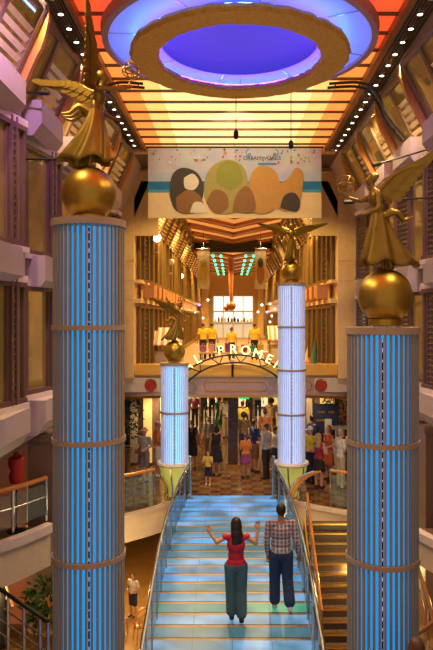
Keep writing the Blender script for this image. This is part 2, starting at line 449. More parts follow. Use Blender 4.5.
# ------------------------------------------------------------------ far walls: window bays, orange boxes
def make_far():
    r = empty('window_far'); h = 1.9
    mb = MB(); mb.bx(0.0, 0.03, -0.62, 0.62, 0, h); mb.build('pane', pane_m, r)
    mb = MB()
    for y in (-0.64, -0.22, 0.22, 0.64): mb.bx(0, 0.12, y-0.03, y+0.03, 0, h)
    for k in range(12): mb.bx(0.02, 0.07, -0.2, 0.2, 0.06+k*0.16, 0.10+k*0.16)
    for z in (0, h): mb.bx(0, 0.12, -0.66, 0.66, z-0.03, z+0.03)
    mb.build('window_frame', mat('gold_brown_frame', (0.22, 0.13, 0.04), 0.4, 0.4), r)
    return r
farw = make_far(); first = {wn[0]+1}
farD = [21.4+1.4*i for i in range(27)]
for sgn, x in ((-1, FL), (1, FR)):
    rz = 0 if sgn < 0 else PI; i = -sgn
    for D in farD:
        for z in (3.75, 6.16 if False else 6.54): place_window(farw, (x+i*0.16, D, z), (0, 0, rz+sgn*math.radians(12)))
first = {-1}
for sgn, x in ((-1, FL), (1, FR)):
    rz = 0 if sgn < 0 else PI; i = -sgn
    for D in [21.8+2*k for k in range(14)]: place_window(slope, (x+i*0.12, D, 8.5), slope_rot(sgn))
orange_m = mat('orange_box', (0.50, 0.20, 0.05), 0.5)
pb = hull_box(-0.42, 0.42, 0, 0.46, 0.36, 0.06).mesh('planter_box', orange_m)
for sgn, x in ((-1, FL), (1, FR)):
    for k in range(10):
        o = bpy.data.objects.new('planter_box', pb); COL.objects.link(o)
        o.location = (x-sgn*0.18, 21.6+1.4*k, 5.94); o.rotation_euler = (0, 0, 0 if sgn < 0 else PI)
        tag(o, 'orange box on the far %s wall ledge, number %d beyond the stone pilaster' % ('left' if sgn < 0 else 'right', k+1), 'box', 'orange boxes along the far walls')

# ------------------------------------------------------------------ ceiling of the first hall
XA, XB = -2.36, 2.60
ceil = struct(empty('ceiling', (0, 0, ZC)))
mb = MB(); mb.bx(-2.9, 3.2, 3, 17.9, 0.12, 0.2); mb.build('backing', dark_m, ceil)
lum_a = mat('amber_light_panel', (0.9, 0.7, 0.4), 0.6, emit=(1.0, 0.70, 0.27), es=1.3)
lum_c = mat('gold_light_panel', (0.9, 0.6, 0.3), 0.6, emit=(1.0, 0.55, 0.14), es=1.2)
lum_b = mat('orange_light_panel', (0.9, 0.4, 0.2), 0.6, emit=(1.0, 0.30, 0.045), es=1.0)
lum_r = mat('red_light_panel', (0.8, 0.2, 0.1), 0.6, emit=(1.0, 0.085, 0.012), es=0.9)
y = 3.2
while y < 17.6:
    m = lum_r if y < 11.3 else lum_a
    mb = MB(); mb.bx(XA+0.9, XB-0.9, y, y+0.64, 0.02, 0.08); mb.build('light_panel', m, ceil)
    for xa, xb in ((XA+0.45, XA+0.89), (XB-0.89, XB-0.45)):
        mb = MB(); mb.bx(xa, xb, y, y+0.64, 0.02, 0.08); mb.build('light_panel', lum_r if y < 11.3 else lum_c, ceil)
    for xa, xb in ((XA, XA+0.44), (XB-0.44, XB)):
        mb = MB(); mb.bx(xa, xb, y, y+0.64, 0.02, 0.08); mb.build('light_panel', lum_r if y < 11.3 else lum_b, ceil)
    mb = MB(); mb.bx(XA, XB, y+0.64, y+0.68, -0.03, 0.1); mb.build('slat', grille_m, ceil)
    y += 0.68
for x0, x1 in ((XA-0.08, XA), (XB, XB+0.10)):
    mb = MB(); mb.bx(x0, x1, 3, 17.9, -0.12, 0.1); mb.build('edge_rail', redbrown_m, ceil)
mb = MB(); mb.bx(-2.7, 2.9, 17.75, 17.95, -0.16, 0.15); mb.build('edge_rail', amberwall_m, ceil)
for x0, x1 in ((-2.80, -2.45), (2.72, 3.10)):
    mb = MB()
    for k in range(7):
        xx = x0+(x1-x0)*(k+0.5)/7; mb.bx(xx-0.014, xx+0.014, 3, 17.9, -0.06, 0.0)
    mb.bx(x0, x1, 3, 17.9, 0.06, 0.1)
    mb.build('grille', grille_m, ceil)
for k in range(24):
    for xx, sd in ((-2.62, 'left'), (2.91, 'right')):
        yy = 6.35+0.5*k
        t = thing('ceiling_light', 'round downlight in the %s ceiling strip, light %d from the camera end' % (sd, k+1), 'light', (xx, yy, ZC-0.06), group='round downlights in the ceiling strips')
        t['label'] = 'small round downlight in the %s ceiling grille, number %d along from the camera end' % (sd, k+1)
        if k == 0:
            mb = MB(); mb.lathe([(0.06, 0), (0.06, -0.02), (0.042, -0.02), (0.042, 0)], 14, closed=True); bz = mb.mesh('bezel', steel_m)
            mb = MB(); mb.lathe([(0.043, -0.012), (0.043, 0.0)], 14); ln = mb.mesh('lens', bulb_m)
        for nm, me in (('bezel', bz), ('lens', ln)):
            o = bpy.data.objects.new(nm, me); COL.objects.link(o); o.parent = t

# ------------------------------------------------------------------ blue ceiling dish and gold ring
RC = (0.14, 10.5)
disc = thing('ceiling_dish', 'large round translucent dish glowing blue under the ceiling with a thin rim', 'ceiling light', (RC[0], 10.4, 9.75))
dish_m = mat('translucent_dish', (0.26, 0.36, 0.75), 0.5, var=0.03, emit=(0.16, 0.22, 0.95), es=0.5)
centre_m = mat('deep_blue_dish', (0.10, 0.10, 0.70), 0.5, var=0.03, emit=(0.03, 0.03, 0.85), es=0.40)
mb = MB(); mb.lathe([(2.12, 0.0), (1.8, 0.03), (1.35, 0.05), (1.3, 0.08), (0.9, 0.12), (0.4, 0.14), (0.001, 0.15), (0.001, 0.18), (1.4, 0.12), (2.12, 0.05)], 72, closed=True)
mb.build('dish', dish_m, disc, True)
mb = MB(); mb.lathe([(1.26, -0.02), (1.30, 0.0), (1.30, 0.05), (0.9, 0.10), (0.4, 0.125), (0.001, 0.13), (0.001, 0.11), (0.4, 0.105), (0.9, 0.08), (1.22, 0.02)], 64, closed=True); mb.build('inner_dish', centre_m, disc, True)
mb = MB(); mb.lathe([(2.10, -0.06), (2.20, -0.06), (2.22, 0.10), (2.12, 0.12)], 72, closed=True); mb.build('rim', mat('mauve_rim', (0.34, 0.20, 0.18), 0.4), disc, True)
for k in range(8):
    a = k*PI/4+0.2; mb = MB(); mb.bar((1.35*math.cos(a), 1.35*math.sin(a), 0.045), (2.1*math.cos(a), 2.1*math.sin(a), -0.005), 0.014); mb.build('seam_rib', steel_m, disc)
ring = thing('ceiling_ring', 'broad gold ring with a ragged edge hung below the blue dish', 'ceiling light', (RC[0], RC[1], 9.5))
mb = MB(); n = 120; vs = []
for j in range(n):
    a = 2*PI*j/n
    ro = 1.80+0.008*math.sin(9*a)+0.010*math.sin(31*a+1)+random.uniform(-.012, .012)
    ri = 1.31+0.008*math.sin(11*a+2)+0.010*math.sin(37*a)+random.uniform(-.012, .012)
    c, s_ = math.cos(a), math.sin(a)
    for r, z in ((ri, 0.04), (ri+0.04, 0), (ro-0.05, 0.0), (ro, 0.05), (ro-0.03, 0.11), (ri+0.03, 0.11)): vs.append((r*c, r*s_, z))
fs = []
for j in range(n):
    q = ((j+1) % n)*6; p = j*6
    for k in range(6): fs.append((p+k, p+(k+1) % 6, q+(k+1) % 6, q+k))
mb.add(vs, fs); mb.build('ring_body', mat('cork_gold', (0.60, 0.38, 0.07), 0.5, 0.3, var=0.35, scale=14, bump=0.25), ring, True)
blue_led = mat('blue_light_strip', (0.1, 0.2, 1), 0.5, emit=(0.10, 0.34, 1.0), es=20)
violet_led = mat('violet_light_strip', (0.3, 0.1, 1), 0.5, emit=(0.36, 0.04, 1.0), es=26)
mb = MB(); mb.tube([(1.70*math.cos(2*PI*j/60), 1.70*math.sin(2*PI*j/60), 0.125) for j in range(60)], 0.016, 6, True); mb.build('light_strip', blue_led, ring)
mb = MB(); mb.tube([(1.40*math.cos(2*PI*j/60), 1.40*math.sin(2*PI*j/60), 0.125) for j in range(60)], 0.016, 6, True); mb.build('light_strip', violet_led, ring)
for k in range(6):
    a = k*PI/3+0.5; mb = MB(); mb.cyl((1.56*math.cos(a), 1.56*math.sin(a), 0.1), (1.56*math.cos(a), 1.56*math.sin(a), 0.30), 0.012, n=6); mb.build('hanger_rod', steel_m, ring)

# ------------------------------------------------------------------ ceilings beyond: chevron beams
def chevrons(name, y0, y1, z, step, lamp_m=None):
    c = struct(empty(name, (0, 0, z)))
    mb = MB(); mb.bx(-2.3, 2.6, y0, y1, 0.2, 0.3); mb.build('light_panel', mat('far_light_panel', (0.9, 0.5, 0.2), 0.6, emit=(1.0, 0.46, 0.10), es=0.5), c)
    yy = y0+0.6
    while yy < y1+1:
        mb = MB()
        for sx in (-1, 1):
            p0 = Vector((0.15+sx*2.4, yy-1.6, 0.1)); p1 = Vector((0.15, yy+1.6, 0.0))
            mb.bar(p0, p1, 0.42, 0.16)
        mb.build('chevron_beam', redbrown_m, c)
        mb = MB()
        for sx in (-1, 1):
            mb.bar((0.15+sx*2.4, yy-1.3, 0.08), (0.15, yy+1.9, -0.02), 0.10, 0.2)
        mb.build('chevron_trim', brass_m, c)
        if lamp_m:
            for sx in (-1.3, -0.8, 0.8, 1.3):
                mb = MB(); mb.ell((0.15+sx, yy, -0.12), 0.09, None, 8, 6); mb.build('green_lamp', lamp_m, c)
        yy += step
    return c
chevrons('ceiling_chevron', 21, 40, 10.0, 3.2)
mb = MB(); mb.bx(-2.6, 2.9, 40, 40.4, 9.42, 10.3); trim(mb, dark_m)
chevrons('ceiling_far', 40.5, 60, 9.4, 3.4, mat('green_lamp', (0, 1, 0.5), 0.5, emit=(0.05, 1.0, 0.45), es=3))
# side soffits closing the slopes over the far promenade
for x0, x1 in ((-3.1, -2.2), (2.5, 3.4)):
    mb = MB(); mb.bx(x0, x1, 17.9, 60, 10.04, 10.2); trim(mb, grille_m)
mb = MB(); mb.bx(-3.1, 3.4, 17.9, 21.2, 10.2, 10.35); trim(mb, grille_m)
for x0, x1 in ((-3.9, -2.3), (2.55, 4.3)):
    mb = MB(); mb.bx(x0, x1, 20.2, 20.3, 7.9, 10.25); trim(mb, amberwall_m)

# ------------------------------------------------------------------ end wall with the bright shop
mb = MB(); mb.bx(-3.2, 3.5, 60, 60.2, 3.4, 10.1); struct(mb.build('wall_back', mat('end_wall', (0.45, 0.28, 0.12), 0.5)))
shop = thing('lit_shop', 'brightly lit white shop front closing the far end of the promenade', 'shop front', (0.1, 59.9, 3.4))
shop_m = mat('lit_white', (0.9, 0.9, 0.9), 0.5, emit=(1.0, 0.95, 0.80), es=1.5)
shop2_m = mat('lit_cool', (0.8, 0.9, 0.9), 0.5, emit=(0.75, 0.95, 0.90), es=1.0)
mb = MB(); mb.bx(-1.75, 1.95, -0.05, 0.05, 2.6, 3.9); mb.build('upper_light_box', shop_m, shop)
mb = MB(); mb.bx(-1.75, 1.95, -0.05, 0.05, 1.55, 2.45); mb.build('display_window', shop2_m, shop)
mb = MB(); mb.bx(-1.75, 1.95, -0.05, 0.05, 0.1, 1.4); mb.build('display_window', mat('lit_grey', (0.5, 0.5, 0.5), 0.5, emit=(0.65, 0.62, 0.5), es=0.35), shop)
for k in range(5):
    mb = MB(); xx = -1.75+k*0.925; mb.bx(xx-0.05, xx+0.05, -0.2, 0.0, 0, 4.0); mb.build('mullion', amberwall_m, shop)
for z in (0.05, 1.48, 2.52, 3.95):
    mb = MB(); mb.bx(-1.8, 2.0, -0.25, 0.0, z-0.05, z+0.05); mb.build('shelf', cream_m, shop)
for k in range(12):
    mb = MB(); xx = -1.55+k*0.3; h = random.uniform(.2, .6); mb.lathe([(0.09, 0), (0.11, h*0.5), (0.04, h*0.8), (0.04, h)], 8, (xx, -0.14, 1.53)); mb.build('shop_bottle', random.choice([redbrown_m, navy_m, brass_m, white_m]), shop, True)
for sx in (-2.55, 2.75):
    mb = MB(); mb.bx(sx-0.35, sx+0.35, -0.3, 0.05, 0, 5.2); mb.build('side_pillar', amberwall_m, shop)

# ------------------------------------------------------------------ bridge with its fascia
bridge = struct(empty('floor_bridge', (0, 20.5, 0)))
def fbow(x): return -0.35*(1-(x-0.2)**2/14.0)           # the fascia bows towards the stairs
xs = [-3.5+7.6*i/28 for i in range(29)]
def bowband(z0f, z1f, off, th):
    mb = MB(); vs = []
    for x in xs:
        yb = fbow(x)-off
        for z in (z0f(x), z1f(x)): vs += [(x, yb, z), (x, yb+th, z)]
    fs = []; n = len(xs)
    for i in range(n-1):
        o, q = i*4, i*4+4; fs += [(o, q, q+1, o+1), (o+2, o+3, q+3, q+2), (o, o+2, q+2, q), (o+1, q+1, q+3, o+3)]
    fs += [(0, 1, 3, 2), ((n-1)*4, (n-1)*4+2, (n-1)*4+3, (n-1)*4+1)]
    mb.add(vs, fs); return mb
dip = lambda x: 0.10*abs((x-0.2)/3.6)**3
bowband(lambda x: 2.84-dip(x), lambda x: 3.82, 0, 0.2).build('fascia', mat('mauve_fascia', (0.42, 0.27, 0.22), 0.5), bridge)
bowband(lambda x: 3.50, lambda x: 3.84, 0.10, 0.2).build('top_moulding', mat('cream_gold', (0.82, 0.43, 0.07), 0.45), bridge)
bowband(lambda x: 3.44, lambda x: 3.50, 0.06, 0.1).build('gold_line', brass_m, bridge)
bowband(lambda x: 2.80-dip(x), lambda x: 2.88-dip(x), 0.06, 0.1).build('gold_line', brass_m, bridge)
mb = MB(); mb.bx(-3.5, 4.1, -0.2, 0.3, 2.95, 3.4); mb.build('deck', cream_m, bridge)
def onf(x, z, off=0.0): return (x, fbow(x)-off, z)
def pill(x0, x1, zc, r):
    pts = arc((x1-r, zc), r, -PI/2, PI/2, 8)+arc((x0+r, zc), r, PI/2, 3*PI/2, 8)
    return [onf(p[0], p[1], 0.012) for p in pts]
for x0, x1 in ((-2.15, -1.10), (-0.85, 1.15), (1.40, 2.55)):
    P = pill(x0, x1, 3.15, 0.15)
    P2 = []
    for i in range(len(P)):
        a, b = Vector(P[i]), Vector(P[(i+1) % len(P)])
        for q in range(6):
            p = a.lerp(b, q/6); P2.append(onf(p.x, p.z, 0.012))
    mb = MB(); mb.tube(P2, 0.022, 6, True); mb.build('panel_moulding', brass_m, bridge)
red_m = mat('red_disc', (0.40, 0.03, 0.015), 0.35)
for x in (-3.10, -2.55, 2.85, 3.35, 3.80):
    mb = MB(); mb.cyl(onf(x, 3.16, 0.055), onf(x, 3.16, -0.05), 0.19, n=20); mb.build('red_medallion', red_m, bridge)
    mb = MB(); mb.tube([onf(x+0.19*math.cos(a), 3.16+0.19*math.sin(a), 0.045) for a in [2*PI*k/20 for k in range(20)]], 0.025, 6, True); mb.build('medallion_rim', brass_m, bridge)
# lamp hanging at the middle of the bridge
t = thing('dome_camera', 'small white dome fitting at the middle of the bridge parapet', 'camera', (0.05, 19.98, 3.86))
mb = MB(); mb.ell((0, 0, 0.08), (0.09, 0.08, 0.10)); mb.build('housing', white_m, t, True)
mb = MB(); mb.cyl((0, 0, 0.0), (0, 0, -0.4), 0.035, n=8); mb.build('bracket', dark_m, t)

# arched sign over the bridge
sign = thing('arched_sign', 'arched dark metal sign with glowing letters reading ROYAL PROMENADE above the bridge', 'sign', (0.13, 19.85, 0))
scx, scz, R1 = 0.0, 2.42, 1.92
def arcpts(r, a): return [(scx+r*math.sin(t), 0, scz+r*math.cos(t)) for t in [-a+2*a*k/30 for k in range(31)]]
for r in (1.74, 1.5):
    mb = MB(); mb.tube([(p[0]*1.22, p[1], p[2]) for p in arcpts(r, 1.0)], 0.03, 6); mb.build('arch_bar', dark_m, sign, True)
for k in range(11):
    a = -0.9+0.18*k; b = a+(0.09 if k % 2 else -0.09)
    mb = MB(); mb.bar((1.22*1.5*math.sin(b), 0, scz+1.5*math.cos(b)), (1.22*1.74*math.sin(a), 0, scz+1.74*math.cos(a)), 0.03); mb.build('strut', dark_m, sign)
glow_m = mat('glowing_letter', (1, 1, 0.6), 0.5, emit=(0.90, 1.0, 0.36), es=1.7)
word = 'ROYAL PROMENADE'
for k, ch in enumerate(word):
    if ch == ' ': continue
    a = (k-7)*0.187
    me = text_mesh(ch, 0.40, 0.03); me.materials.clear(); me.materials.append(glow_m); me.name = 'letter'
    o = link('letter', me, sign); o.location = (1.08*R1*math.sin(a)-0.06, -0.03, scz+R1*math.cos(a)-0.02); o.rotation_euler = (PI/2, a*0.8, 0)
for sx in (-1, 1):
    mb = MB(); mb.cyl((sx*1.22*1.74*math.sin(1.0), 0, scz+1.74*math.cos(1.0)), (sx*1.8, 0.12, 3.1), 0.03, n=6); mb.build('foot_bar', dark_m, sign)

# ------------------------------------------------------------------ banner
def banner_mat(h, sea0, sea1):
    m = bpy.data.materials.new('printed_banner'); m.use_nodes = True; nt = m.node_tree; b = nt.nodes['Principled BSDF']
    b.inputs['Roughness'].default_value = 0.7
    tc = nt.nodes.new('ShaderNodeTexCoord'); sp = nt.nodes.new('ShaderNodeSeparateXYZ'); nt.links.new(tc.outputs['Object'], sp.inputs[0])
    mr = nt.nodes.new('ShaderNodeMapRange'); mr.inputs[1].default_value = -h; mr.inputs[2].default_value = 0
    nt.links.new(sp.outputs['Z'], mr.inputs[0])
    cr = nt.nodes.new('ShaderNodeValToRGB'); cr.color_ramp.interpolation = 'CONSTANT'
    e = cr.color_ramp.elements
    e[0].position = 0; e[0].color = (0.84, 0.66, 0.33, 1)
    e[1].position = sea0; e[1].color = (0.06, 0.34, 0.50, 1)
    for p, c in ((sea0+0.05, (0.01, 0.18, 0.40, 1)), (sea1, (0.42, 0.50, 0.64, 1)), (sea1+0.13, (0.50, 0.51, 0.60, 1))):
        q = e.new(p); q.color = c
    nt.links.new(mr.outputs[0], cr.inputs[0])
    nz = nt.nodes.new('ShaderNodeTexNoise'); nz.inputs['Scale'].default_value = 3.0; nz.inputs['Detail'].default_value = 5
    nt.links.new(tc.outputs['Object'], nz.inputs['Vector'])
    mx = nt.nodes.new('ShaderNodeMix'); mx.data_type = 'RGBA'; mx.blend_type = 'OVERLAY'; mx.inputs[0].default_value = 0.35
    nt.links.new(cr.outputs[0], mx.inputs[6]); nt.links.new(nz.outputs['Color'], mx.inputs[7])
    nt.links.new(mx.outputs[2], b.inputs['Base Color'])
    return m
BD = 17.5; bw, bh = 4.74, 1.92
ban = thing('banner', 'wide printed beach banner with confetti hung across the end of the bright ceiling', 'banner', (0.10, BD, 9.95))
mb = MB(); nx, nz_ = 40, 12; vs = []
for i in range(nx+1):
    for j in range(nz_+1):
        x = -bw/2+bw*i/nx; z = -bh*j/nz_
        vs.append((x, 0.02*math.sin(x*2.3)*(j/nz_), z))
    for j in range(nz_+1):
        x = -bw/2+bw*i/nx; z = -bh*j/nz_
        vs.append((x, 0.02*math.sin(x*2.3)*(j/nz_)+0.006, z))
fs = []; st = 2*(nz_+1)
for i in range(nx):
    for j in range(nz_):
        a = i*st+j; fs.append((a, a+1, a+st+1, a+st)); b = a+nz_+1; fs.append((b, b+st, b+st+1, b+1))
mb.add(vs, fs); mb.build('cloth', banner_mat(bh, 0.36, 0.52), ban, True, fix=False)
def blob(pts, name, m, dep=0.02, y=-0.022):
    P = spline([Vector((p[0], 0, p[1])) for p in pts+[pts[0]]], 6)[:-1]
    mb = MB(); mb.prism([(p.x, p.z) for p in P], lambda u, v, w: (u, y-w, v), 0.006); return mb.build(name, m, ban)
def bxy(px, py): return ((px-231)*BD/640-0.10, (318-py)*BD/640+EYE-9.95)
def shape(px, m, name='printed_shape', y=-0.022): return blob([bxy(*p) for p in px], name, m, y=y)
pr_dark = mat('print_charcoal', (0.05, 0.04, 0.03), 0.7); pr_white = mat('print_white', (0.72, 0.66, 0.52), 0.7)
pr_green = mat('print_green', (0.26, 0.27, 0.04), 0.7); pr_tan = mat('print_tan', (0.50, 0.26, 0.06), 0.7)
pr_brown = mat('print_brown', (0.26, 0.12, 0.03), 0.7); pr_olive = mat('print_olive', (0.36, 0.30, 0.08), 0.7)
# plain rounded boulders and bushes on the printed beach
shape([(170, 195), (172, 176), (182, 168), (196, 172), (203, 184), (202, 200), (190, 212), (176, 210)], pr_dark, y=-0.022)
shape([(176, 198), (188, 190), (200, 196), (203, 209), (190, 214), (178, 211)], pr_brown, y=-0.029)
shape([(184, 178), (193, 174), (199, 182), (194, 190), (185, 188)], pr_white, y=-0.029)
shape([(204, 196), (206, 176), (216, 164), (230, 160), (244, 168), (248, 186), (246, 206), (230, 214), (212, 212)], pr_olive, y=-0.022)
shape([(216, 182), (218, 168), (229, 161), (240, 168), (242, 182), (230, 190)], pr_green, y=-0.029)
shape([(206, 203), (214, 190), (226, 194), (228, 208), (216, 214)], pr_brown, y=-0.029)
shape([(246, 208), (248, 186), (254, 170), (266, 166), (277, 174), (280, 192), (276, 208), (260, 214)], pr_tan, y=-0.024)
shape([(232, 212), (236, 196), (246, 186), (254, 196), (254, 212)], pr_brown, y=-0.031)
shape([(274, 206), (276, 188), (288, 178), (296, 168), (303, 174), (302, 192), (298, 206), (286, 212)], pr_tan, y=-0.030)
shape([(280, 208), (284, 196), (294, 193), (300, 202), (296, 212)], pr_dark, y=-0.036)
shape([(190, 213), (194, 203), (202, 203), (206, 212)], pr_white, y=-0.036)
cols = [mat('confetti_red', (0.6, 0.05, 0.03), 0.7), mat('confetti_teal', (0.03, 0.25, 0.28), 0.7), mat('confetti_orange', (0.75, 0.28, 0.03), 0.7), mat('confetti_green', (0.15, 0.36, 0.06), 0.7), pr_white]
for c in range(5):
    for k in range(13):
        mb = MB(); x, z = bxy(random.uniform(150, 319), random.uniform(149.5, 164)); a = random.uniform(0, 3)
        s_ = random.uniform(0.025, 0.05)
        mb.box((x, -0.024, z), (s_*1.6, 0.006, s_), Matrix.Rotation(a, 3, 'Y')); mb.build('confetti_print', cols[c], ban)
logo_m = mat('logo_navy', (0.03, 0.06, 0.16), 0.6)
me = text_mesh('DREAMWORKS', 0.15, 0.003); me.materials.clear(); me.materials.append(logo_m); me.name = 'logo_lettering'
o = link('logo_lettering', me, ban); x, z = bxy(262, 158.5); o.location = (x, -0.03, z); o.rotation_euler = (PI/2, 0, 0)
for sx in (-1, 1):
    mb = MB(); c0 = bxy(262+sx*13, 155)
    mb.tube([(c0[0]+sx*0.02*t*math.cos(t*1.5), -0.03, c0[1]+0.02*t*math.sin(t*1.5)+0.01*t) for t in [q*0.4 for q in range(14)]], 0.012, 5); mb.build('logo_swirl', mat('logo_blue', (0.05, 0.22, 0.50), 0.6), ban)
mb = MB(); x, z = bxy(267, 164); mb.box((x, -0.03, z), (0.5, 0.006, 0.05)); mb.build('logo_bar', MATS['logo_blue'], ban)
mb = MB(); mb.cyl((-bw/2-0.05, 0.015, 0.015), (bw/2+0.05, 0.015, 0.015), 0.025, n=8); mb.build('hanging_rod', dark_m, ban)
for x in (-1.6, 0, 1.7):
    mb = MB(); mb.cyl((x, 0.015, 0.0), (x, 0.015, 0.12), 0.012, n=6); mb.build('hook', steel_m, ban)
# two narrow pennants farther along
for px, w, lab in ((203.5, 12, 'narrow printed pennant hanging on the left beyond the wide banner'), (260.5, 11, 'narrow printed pennant hanging on the right beyond the wide banner')):
    D = 36; p = at(px, 249, D); ww = w*D/640; hh = 40*D/640
    t = thing('pennant', lab, 'banner', p, group='narrow pennants')
    mb = MB(); mb.bx(-ww/2, ww/2, 0, 0.01, -hh, 0); mb.build('cloth', mat('pennant_grey', (0.36, 0.32, 0.26), 0.7, var=0.4), t)
    mb = MB(); mb.ell((0, -0.012, -hh*0.62), (ww*0.36, 0.012, hh*0.27)); mb.build('printed_shape', pr_olive if px < 230 else pr_brown, t)
    mb = MB(); mb.ell((0, -0.02, -hh*0.34), (ww*0.26, 0.012, hh*0.12)); mb.build('printed_shape', pr_green if px < 230 else pr_dark, t)
    mb = MB(); mb.cyl((-ww/2-0.05, 0, 0.02), (ww/2+0.05, 0, 0.02), 0.025, n=6); mb.build('hanging_rod', dark_m, t)
    mb = MB(); mb.cyl((0, 0, 0.02), (0, 0, 10.21-p.z), 0.01, n=5); mb.build('cord', dark_m, t)

# ------------------------------------------------------------------ light columns
core_m = mat('blue_light_core', (0.0, 0.06, 0.22), 0.5, emit=(0.0, 0.32, 0.84), es=0.95)
farcore_m = mat('pale_blue_light_core', (0.3, 0.5, 0.9), 0.5, emit=(0.12, 0.48, 0.95), es=1.35)
ringm = mat('column_ring', (0.36, 0.27, 0.20), 0.45)
cupm = mat('green_lit_cup', (0.6, 0.65, 0.2), 0.3, emit=(0.55, 0.55, 0.10), es=0.35)
def column(label, x, y, zb, ztop, rings, near, yaw):
    t = thing('light_column', label, 'column', (x, y, zb), (0, 0, yaw), 'ribbed blue light columns')
    R = 0.408; H = ztop-zb
    mb = MB(); mb.cyl((0, 0, 0.02), (0, 0, H-0.03), 0.376, n=48); mb.build('light_core', core_m if near else farcore_m, t, True)
    mb = MB(); N = 40
    for k in range(N):
        a = 2*PI*(k+0.5)/N; c, s_ = math.cos(a), math.sin(a)
        mb.box((c*(R-0.0135), s_*(R-0.0135), H/2), (0.027, 0.027, H-0.02), Matrix.Rotation(a, 3, 'Z'))
    mb.build('ribs', rib_m if near else farrib_m, t).name = 'ribbed_casing'
    mb = MB(); mb.bx(-0.010, 0.010, -0.385, -0.36, 0.05, H-0.05); mb.build('wiring_strip', dark_m, t)
    mb = MB()
    for k in range(int(H/0.11)): mb.bx(-0.004, 0.004, -0.389, -0.385, 0.1+k*0.11, 0.1+k*0.11+random.uniform(.01, .05))
    mb.build('spark_lamps', mat('spark_bulb', (0.6, 0.8, 1), 0.5, emit=(0.25, 0.55, 1.0), es=0.6), t).name = 'spark_lamp_row'
    for z in rings:
        mb = MB(); mb.lathe([(0.30, -0.028), (0.425, -0.028), (0.425, 0.028), (0.30, 0.028)], 48, (0, 0, z-zb), True); mb.build('ring', ringm, t, True)
    mb = MB(); mb.lathe([(0.001, -0.005), (0.43, -0.005), (0.43, 0.075), (0.001, 0.075)], 48, (0, 0, H), False); mb.build('top_plate', ringm, t, True)
    if near:
        mb = MB(); mb.lathe([(0.001, 0), (0.52, 0), (0.52, 0.12), (0.44, 0.2), (0.001, 0.2)], 40); mb.build('base', ringm, t, True)
    else:
        mb = MB(); mb.lathe([(0.001, 0.0), (0.46, 0.0), (0.52, 0.05), (0.50, 0.11), (0.40, 0.11)], 40); mb.build('base_plate', white_m, t, True)
        mb = MB(); mb.lathe([(0.46, 0.0), (0.36, -0.3), (0.20, -0.6), (0.16, -zb+0.02), (0.001, -zb+0.02)], 32); mb.build('cup', cupm, t, True)
        for k in range(6):
            a = k*PI/3+0.3; c, s_ = math.cos(a), math.sin(a)
            mb = MB(); mb.tube(spline([(0.48*c, 0.48*s_, 0.0), (0.42*c, 0.42*s_, -0.3), (0.26*c, 0.26*s_, -0.62), (0.3*c, 0.3*s_, -zb+0.02)], 5), 0.022, 6); mb.build('stay', steel_m, t, True)
    return t
NX1, NX2, ND = -1.653, 1.764, 7.45
FX1, FX2, FD = -1.677, 1.796, 19.0
column('tall blue-lit ribbed column rising close by on the left, topped by a gold globe', NX1, ND, -3.1, 6.35, (5.19, 3.90, 2.56, 1.24, -0.1, -1.4), True, -math.atan(NX1/ND))
column('big blue-lit ribbed column close by on the right, beside the brass-edged side stairs', NX2, ND, -3.1, 5.12, (3.87, 2.53, 1.2, -0.1, -1.4), True, -math.atan(NX2/ND))
column('short pale blue column left of the stair head, lowest of the four columns', FX1, FD, 0.94, 3.90, (2.51,), False, 0.08)
column('tall slim pale blue column right of the stair head, reaching above the bridge', FX2, FD, 0.94, 6.26, (5.03, 3.76, 2.46), False, -0.09)

# ------------------------------------------------------------------ winged statues on gold globes
def wing(parent, root, d, ch, L, Wd, flip=1):
    root = Vector(root); d = Vector(d).normalized(); ch = Vector(ch); ch = (ch-d*ch.dot(d)).normalized(); n = d.cross(ch)
    mb = MB()
    bone = [root+d*(L*0.75*q)-ch*(0.05*math.sin(q*PI)) for q in (0, .25, .5, .75, 1)]
    mb.tube(spline(bone, 4), [0.035-0.026*i/16 for i in range(17)], 8)
    K = 13
    for k in range(K):
        q = k/(K-1); s0 = root+d*(L*(0.02+0.70*q))-ch*(0.05*math.sin(q*PI))
        td = (ch*(1-q)**0.8*1.0+d*(0.55+1.2*q)).normalized(); l = Wd*(1.05-0.25*q)+0.30*L*q
        sd = td.cross(n).normalized(); w = 0.034+0.012*(1-q); off = n*(0.006*(k % 2)+0.002*k)
        P = [(0, -w), (l*0.75, -w), (l*0.95, -w*0.5), (l, 0), (l*0.95, w*0.5), (l*0.75, w), (0, w)]
        mb.prism(P, lambda u, v, ww: s0+td*u+sd*v+off+n*(ww-0.008), 0.016)
        P = [(0, -w), (l*0.4, -w), (l*0.5, 0), (l*0.4, w), (0, w)]
        mb.prism(P, lambda u, v, ww: s0+td*u+sd*v+off+n*(ww-0.02), 0.04)
    return mb.build('wing', gold_m, parent)
